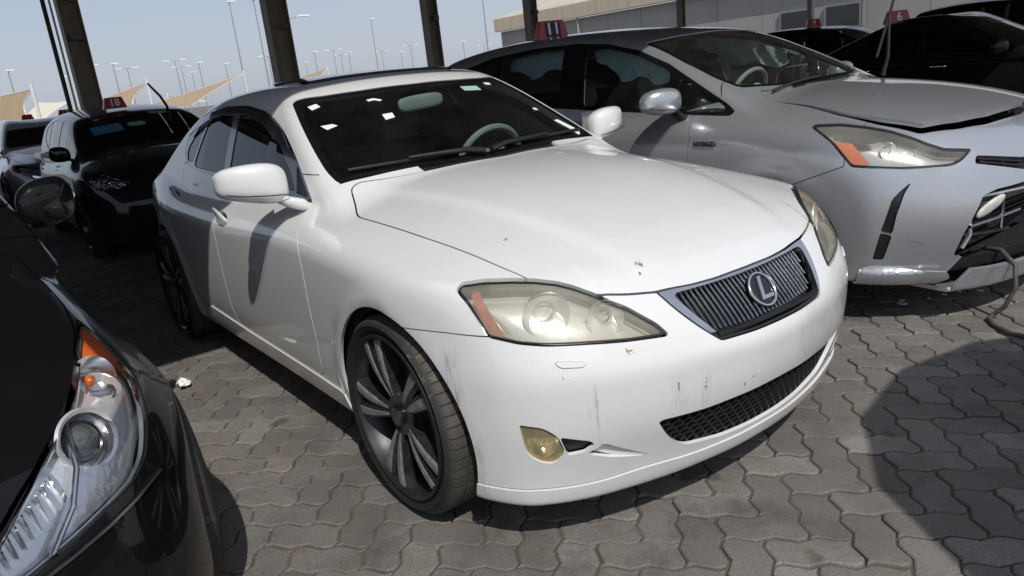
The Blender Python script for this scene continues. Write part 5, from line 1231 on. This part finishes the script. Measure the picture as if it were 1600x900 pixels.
def background_cars():
    G = 'cars parked in the lot'
    w, WB = far_wagon(M['dusty_black_paint']); w.location = (-6.40, .05, 0); w.scale = (1, 1, .93)
    tag(w, 'black wagon with a blue sheet on its windshield, behind the white sedan', 'car', G)
    w2 = copy_tree(w); w2.location = (-18.6, -.50, 0); tag(w2, 'dark wagon half cut off at the left edge of the picture', 'car', G)
    ws = [c for c in w.children if c.name.startswith('windshield')][0]
    def paper(x, y, pts, mat):
        P, N = WB.drop([[x, y, 1.9]], (0, 0, -1)); c, n = Vector(P[0]), Vector(N[0]); u = Vector((0, 1, 0)); u = (u-n*u.dot(n)).normalized(); v = n.cross(u)
        MB().add([c+u*a-v*b+n*.003 for a, b in pts], [tuple(range(len(pts)))]).build('windshield_paper', M[mat], ws, 0)
    paper(-.66, -.36, [(-.15, -.09), (.15, -.09), (.15, .11), (-.15, .11)], 'paper_blue')
    paper(-.66, -.06, [(-.10, -.02), (-.06, -.06), (.07, -.06), (.10, 0), (.06, .05), (-.07, .05)], 'paper_green')
    paper(-.92, -.40, [(-.03, -.012), (.03, -.012), (.03, .012), (-.03, .012)], 'paper'); paper(-.93, .24, [(-.10, -.04), (.10, -.05), (.08, .05), (-.10, .04)], 'paper_green')
    MB().tube([(q.x+6.40, q.y-.05, q.z/.93) for q in (at_px(231, 131, 8.0), at_px(250, 150, 7.8), at_px(261, 166, 7.6), at_px(266, 190, 7.5))], [.012, .014, .014, .016], 6).build('raised_wiper_arm', M['black_plastic'], w, 60)
    number_sign('18', (-7.62, -.08, 1.418), 0, 'red sign numbered 18 on the roof of the black wagon', .98)
    for lx, ly, lab in ((-6.30, -2.75, 'unseen black wagon added in the next bay, just outside the left edge'), (-12.5, -2.95, 'unseen black wagon added in the bay further back, just outside the left edge')):
        c = copy_tree(w2); c.location = (lx, ly, 0); tag(c, lab, 'car', G)  # unseen neighbours added to darken the reflections in the black wagon's side
    s, B = far_sedan(M['pale_paint']); s.location = (-12.4, -.15, 0); s.scale = (1, 1, .97); s.rotation_euler = (0, 0, .03)
    tag(s, 'grey sedan further back, left of the wagon with the blue sheet', 'car', G)
    number_sign('13', (-13.9, .24, 1.415), 0, 'red sign numbered 13 on the grey sedan', .95)
    b = copy_tree(s); b.location = (-.86, 8.82, 0); b.rotation_euler = (0, 0, 0); repaint(b, M['pale_paint'], M['black_paint'])
    tag(b, 'shiny black sedan seen from the side beyond the silver wagon', 'car', G)
    number_sign('6', (-3.05, 8.40, 1.405), -.6, 'red sign numbered 6 on the shiny black sedan at the right', 1.25)
    number_sign('', (-20.0, .22, 1.44), 0, 'red sign on the dark wagon at the left edge', 1.1)
    for loc, rz, pm, lab, num, nl, sp in (((-5.4, 13.4, 0), .0, 'dusty_black_paint', 'dark wagon with pale sky on its roof, behind the shiny black sedan', '9', 'red sign numbered 9 on the dark wagon before the grey wall', (-7.1, 13.1, 1.545)),
                                   ((-11.6, 20.6, 0), 0., 'blue_paint', 'dark blue wagon whose roof just shows over the silver wagon', None, None, None),
                                   ((-3.0, 17.2, .16), 0., 'black_paint', 'dark tall wagon whose roof shows at the top right corner', '', 'red sign on the dark wagon at the top right corner', (-4.7, 16.9, 1.71))):
        c = copy_tree(w2); c.location = loc; c.scale = (1, 1, 1); c.rotation_euler = (0, 0, rz); c.location.z = 0
        for q in c.children_recursive:
            if q.type == 'MESH' and q.data.materials[0] == M['dusty_black_paint']: q.material_slots[0].link = 'OBJECT'; q.material_slots[0].material = M[pm]
        tag(c, lab, 'car', G)
        if loc[2]: c.scale = (1.1, 1.02, 1.1)
        if nl: number_sign(num, sp, -.6, nl, 1.25)
    number_sign('11', (-2.62, 2.16, 1.556), -.30, 'red sign numbered 11 on the roof of the silver wagon', 1.05, True, True)
# ---------------------------------------------------------------- canopy, building, sails, lamp posts
def canopy():
    o = empty('parking_canopy', (-10.2, 6, 0)); tag(o, 'steel parking canopy on brown columns standing behind the cars', 'canopy')
    def loc(x, y, z): return (x+10.2, y-6, z)
    for y, w, d in ((.11, .26, .26), (3.0, .34, .26), (5.86, .23, .22), (8.2, .20, .20), (12.7, .12, .16), (18.0, .07, .10)):
        mb = MB(); t = .016; H = 4.45
        mb.box(loc(-10.2, y-w/2+t/2, H/2), (d, t, H)).box(loc(-10.2, y+w/2-t/2, H/2), (d, t, H)).box(loc(-10.2, y, H/2), (.012, w-2*t, H))
        c = mb.build('column', M['column'], o, 0)
        MB().box(loc(-10.2, y, .02), (d+.16, w+.12, .04)).build('base_plate', M['steel'], c, 0)
        if y < 9:
            for z in (2.4, 2.9): MB().box(loc(-10.2+d/2+.02, y+w*.2, z), (.05, .10, .07)).build('bracket', M['steel'], c, 0)
    MB().tube([loc(-10.02, -.19, .1), loc(-10.02, -.19, 4.4)], .028, 10).build('downpipe', M['black_plastic'], o, 40)
    MB().tube([loc(-10.0, -.115, .1), loc(-10.0, -.115, 4.4)], .014, 8).build('conduit', M['white_steel'], o, 40)
    MB().box(loc(-10.0, .10, 2.42), (.05, .13, .09)).build('junction_box', M['steel'], o, 0)
    # roof: ribbed sheet, its front edge over the white sedan's hood
    V = []; F = []; ys = np.arange(-13, 20.01, .15)
    for i, y in enumerate(ys):
        dz = .03*(i % 2); V += [loc(.585, y, 3.80+dz), loc(-17.5, y, 5.10+dz)]
    for i in range(len(ys)-1): F.append((2*i, 2*i+1, 2*i+3, 2*i+2))
    MB().add(V, F).build('roof_sheet', M['roof_under'], o, 0)
    for x in np.linspace(.5, -17.3, 11):
        MB().box(loc(x, 3.5, 3.80+(.685-x)*.0715-.06), (.06, 33, .10)).build('purlin', M['steel'], o, 0)
    for y in (.11, 3.0, 5.86, 8.2, 12.7, -2.8, -5.7): MB().tube([loc(.45, y, 3.69), loc(-17.2, y, 4.96)], .06, 6).build('rafter', M['steel'], o, 40)
M['roof_under'] = plain('roof_under', (.13, .125, .118), .6, var=.1, scale=.8)
def building():
    o = empty('grey_warehouse', (-14, 27.4, 0)); tag(o, 'long grey warehouse with beige stained fascia and low roof', 'building')
    def loc(x, y, z): return (x+14, y-27.4, z)
    n = 22; x0, x1 = -36.7, 14.
    for i in range(n):
        a, b = x0+(x1-x0)*i/n, x0+(x1-x0)*(i+1)/n
        MB().box(loc((a+b)/2, 27.55, 1.82), (b-a-.02, .12, 3.64)).build('wall_panel', M['cladding'], o, 0)
    MB().box(loc((x0+x1)/2, 31.7, 1.8), (x1-x0, 8.0, 3.6)).build('wall_core', M['cladding'], o, 0)
    for i in range(11):
        a, b = x0-.15+(x1-x0+.3)*i/11, x0-.15+(x1-x0+.3)*(i+1)/11
        MB().box(loc((a+b)/2, 27.33, 4.03), (b-a-.015, .42, .72)).build('fascia', M['fascia'], o, 0, .015)
    MB().add([loc(x0-.2, 27.15, 4.41), loc(x1, 27.15, 4.41), loc(x1, 36, 6.6), loc(x0-.2, 36, 6.6), loc(x0-.2, 27.15, 4.34), loc(x1, 27.15, 4.34), loc(x1, 36, 6.5), loc(x0-.2, 36, 6.5)], [(0, 1, 2, 3), (0, 4, 5, 1), (3, 7, 4, 0), (7, 6, 5, 4), (1, 5, 6, 2), (2, 6, 7, 3)]).build('roof', M['roof_sheet'], o, 0)
    for x in (-16.6, -14.6):
        w = MB().box(loc(x, 27.44, 2.0), (1.5, .12, .95)).build('window', M['dull_chrome'], o, 0); MB().box(loc(x, 27.40, 2.0), (1.34, .08, .80)).build('pane', M['gloss_black'], w, 0)
    MB().tube([loc(-29.5, 27.25, .0), loc(-29.5, 27.25, 3.7)], .05, 8).build('downpipe', M['pipe'], o, 40)
def sail(name_label, A, Bc, Cc, Dc, pole, mat, sag=.10):
    """tensioned sail between four corners with hollow edges and its mast"""
    A, Bc, Cc, Dc = map(Vector, (A, Bc, Cc, Dc)); o = empty('shade_sail', (pole[0], pole[1], 0)); n = 14; V = []; F = []; org = Vector((pole[0], pole[1], 0))
    ctr = (A+Bc+Cc+Dc)/4
    for i in range(n+1):
        for j in range(n+1):
            s, t = i/n, j/n; p = A*(1-s)*(1-t)+Bc*s*(1-t)+Cc*s*t+Dc*(1-s)*t
            e = 4*s*(1-s)*(abs(2*t-1))**3+4*t*(1-t)*(abs(2*s-1))**3
            p = p+(ctr-p)*sag*e; V.append(p-org)
    for i in range(n):
        for j in range(n): a = i*(n+1)+j; F.append((a, a+1, a+n+2, a+n+1))
    MB().add(V, F).build('canvas', M[mat], o, 180)
    MB().tube([(0, 0, 0), (0, 0, A.z+.25)], .07, 8).build('mast', M['white_steel'], o, 40)
    MB().tube([tuple(V[j]) for j in range(n+1)], .025, 5).build('edge_cable', M['white_steel'], o, 40); MB().tube([tuple(V[i*(n+1)]) for i in range(n+1)], .025, 5).build('edge_cable', M['white_steel'], o, 40)
    return tag(o, name_label, 'shade sail', 'shade sails at the far left')
def at_px(x, y, dep):
    """point of the place seen at a given spot of the photograph, at a given depth (used once, to survey far things)"""
    f = 1175.5; m = cam.matrix_world; return m @ Vector(((x-800)/f*dep, -(y-450)/f*dep, -dep))
def sails():
    P = at_px
    for lab, a, b, c, d, mat in (
        ('beige shade sail with white mast at the far left edge', (50, 139, 33), (45, 187, 33), (-120, 196, 40), (-110, 172, 41), 'fabric_sail'),
        ('beige shade sail rising to a white mast behind the roof sign', (230, 129, 40), (208, 168, 40), (40, 196, 46), (95, 178, 50), 'fabric_sail'),
        ('long beige shade sail sloping up towards the white sedan roof', (381, 116, 52), (300, 165, 48), (215, 175, 56), (240, 162, 62), 'fabric_sail'),
        ('small beige shade sail peeping over the white sedan roof', (512, 107, 86), (500, 122, 84), (462, 126, 92), (470, 121, 95), 'fabric_sail'),
        ('pale shade sail behind the beige sail at the left', (110, 158, 60), (70, 186, 58), (30, 188, 62), (60, 160, 70), 'pale_sail'),
        ('pale sunlit shade sail between the two beige sails', (262, 150, 64), (238, 168, 62), (300, 160, 66), (330, 158, 70), 'pale_sail')):
        q = [P(*v) for v in (a, b, c, d)]; sail(lab, *q, (q[0].x, q[0].y), mat)
M['pale_sail'] = plain('pale_sail', (.66, .60, .50), .85, var=.06, scale=1.2)
def lamp_posts():
    L = [(-132.5, 10.0, 9, 1), (-163.3, 20.9, 9, 1), (-134.9, 21.5, 9, 1), (-135.8, 24.6, 9, 1), (-162.2, 32.0, 9.5, 2), (-157.4, 39.7, 10, 2), (-183.9, 47.7, 10, 2), (-194.1, 52.6, 9, 1), (-152.5, 42.6, 9, 1), (-164.8, 51.5, 9, 1), (-104.9, 34.5, 14, 0), (-103.2, 37.2, 14, 0), (-77.2, 30.9, 9, 2), (-147.0, 63.8, 9, 1), (-164.6, 76.2, 10, 2), (-191.2, 90.6, 10, 2), (-180.2, 87.5, 10, 1), (-139.5, 73.5, 14, 1), (-189.0, 101.7, 10, 2), (-180.3, 102.6, 9, 1), (-170.3, 99.9, 10, 2), (-152.6, 103.8, 9, 1), (-91.2, 66.1, 14, 0), (-147.4, 54.4, 9, 2), (-192.7, 81.1, 9, 1), (-181.2, 130.3, 9, 2)]
    proto = {}; cnt = [-1, -1, -1]; L.sort(key=lambda t: -math.atan2(t[1]+1.85, t[0]-2.04))
    ORD = 'first second third fourth fifth sixth seventh eighth ninth tenth eleventh twelfth thirteenth fourteenth fifteenth'.split()
    kind = {0: 'tall thin mast with a small head', 1: 'distant lamp post with a single head', 2: 'distant T-shaped lamp post with two heads'}
    for x, y, h, k in L:
        key = (h, k)
        if key not in proto:
            o = empty('lamp_post'); MB().tube([(0, 0, 0), (0, 0, h)], [.13, .065], 8).build('pole', M['lamp_steel'], o, 60)
            if k == 2:
                for s in (-1, 1):
                    MB().tube([(0, 0, h-.1), (.35*s, .75*s, h+.05)], .045, 6).build('arm', M['lamp_steel'], o, 60); MB().box((.62*s, 1.35*s, h+.08), (.5, 1.3, .16), None, (.8, .9)).build('lamp_head', M['white_steel'], o, 0)
            else:
                MB().box((0, .25, h+.08), (.5, 1.2, .2), None, (.8, .8)).build('lamp_head', M['white_steel'], o, 0)
                MB().tube([(0, 0, h-.1), (0, .2, h+.05)], .05, 6).build('arm', M['lamp_steel'], o, 60)
            proto[key] = o
        else: o = copy_tree(proto[key])
        cnt[k] += 1; o.location = (x, y, 0); tag(o, '%s %s from the left' % (ORD[cnt[k]], kind[k]), 'lamp post', 'far lamp posts')
M['lamp_steel'] = plain('lamp_steel', (.30, .31, .33), .5, var=.05)
# ---------------------------------------------------------------- small things
def small_things():
    c = MB().tube([(.56, 2.02, .30), (.66, 1.98, .31), (.74, 1.93, .26), (.76, 1.90, .16), (.72, 1.90, .06), (.675, 1.90, .016), (.68, 1.84, .013), (.73, 1.77, .013), (.82, 1.71, .013), (.95, 1.68, .013), (1.12, 1.70, .013), (1.3, 1.80, .013)], .011, 8).build('loose_cable', M['cable'], None, 60)
    tag(c, 'dark loose cable hanging from the silver wagon bumper onto the pavers', 'cable')
    V = []; F = []; n = 7
    for i in range(n):
        for j in range(4): V.append((-1.93+.11*i/(n-1)+.012*math.sin(j*2.2+i), -1.16+.055*j/3+.01*math.sin(i*1.7), .006+.020*abs(math.sin(i*1.9+j*2.3))))
    for i in range(n-1):
        for j in range(3): F.append((i*4+j, i*4+j+1, i*4+j+5, i*4+j+4))
    tag(MB().add(V, F).build('paper_scrap', M['paper'], None, 0), 'crumpled white paper scrap on the pavers left of the white sedan', 'litter')
    for i, (x, y, s) in enumerate(((.262, 1.876, .030), (.24, 1.92, .016), (.36, 2.12, .012), (.40, 2.20, .010), (.47, 2.27, .020), (.33, 2.02, .009))):
        r = [(x+s*math.cos(t)*(1+.3*math.sin(3*t+i)), y+s*.7*math.sin(t)) for t in np.linspace(0, 2*math.pi, 9)[:-1]]
        tag(MB().loft([[(a, b, .0015) for a, b in r], [(x+(a-x)*.8, y+(b-y)*.8, .006) for a, b in r]]).build('debris_chip', M['broken_white'], None, 0), ['largest', 'second', 'third', 'fourth', 'fifth', 'sixth'][i]+' pale plastic chip in the shade under the silver wagon bumper', 'litter', 'plastic chips under the silver wagon')
    # made-up parasol, unseen behind the camera, added to cast the round shadow
    o = empty('added_shadow_caster', (3.69, .375, 0)); tag(o, 'made-up round parasol, unseen, added to cast the shadow at the lower right', 'added_shadow_caster')
    MB().tube([(0, 0, 0), (0, 0, 2.55)], .024, 10).build('pole', M['steel'], o, 40); MB().lathe([(0, -.04), (.26, -.04), (.28, 0), (0, 0)], 24, Matrix.Translation((0, 0, .04)) @ Matrix.Rotation(math.pi/2, 4, 'X')).build('base', M['steel'], o, 40)
    k = 16; V = [(0, 0, 2.62)]+[(1.24*math.cos(t), 1.24*math.sin(t), 2.36) for t in np.linspace(0, 2*math.pi, k+1)[:-1]]
    MB().add(V, [(0, i+1, (i+1) % k+1) for i in range(k)]).build('cover', M['fabric_sail'], o, 0)
canopy(); building(); sails(); lamp_posts()
white_sedan(); silver_wagon(); near_black_sedan(); background_cars(); small_things()
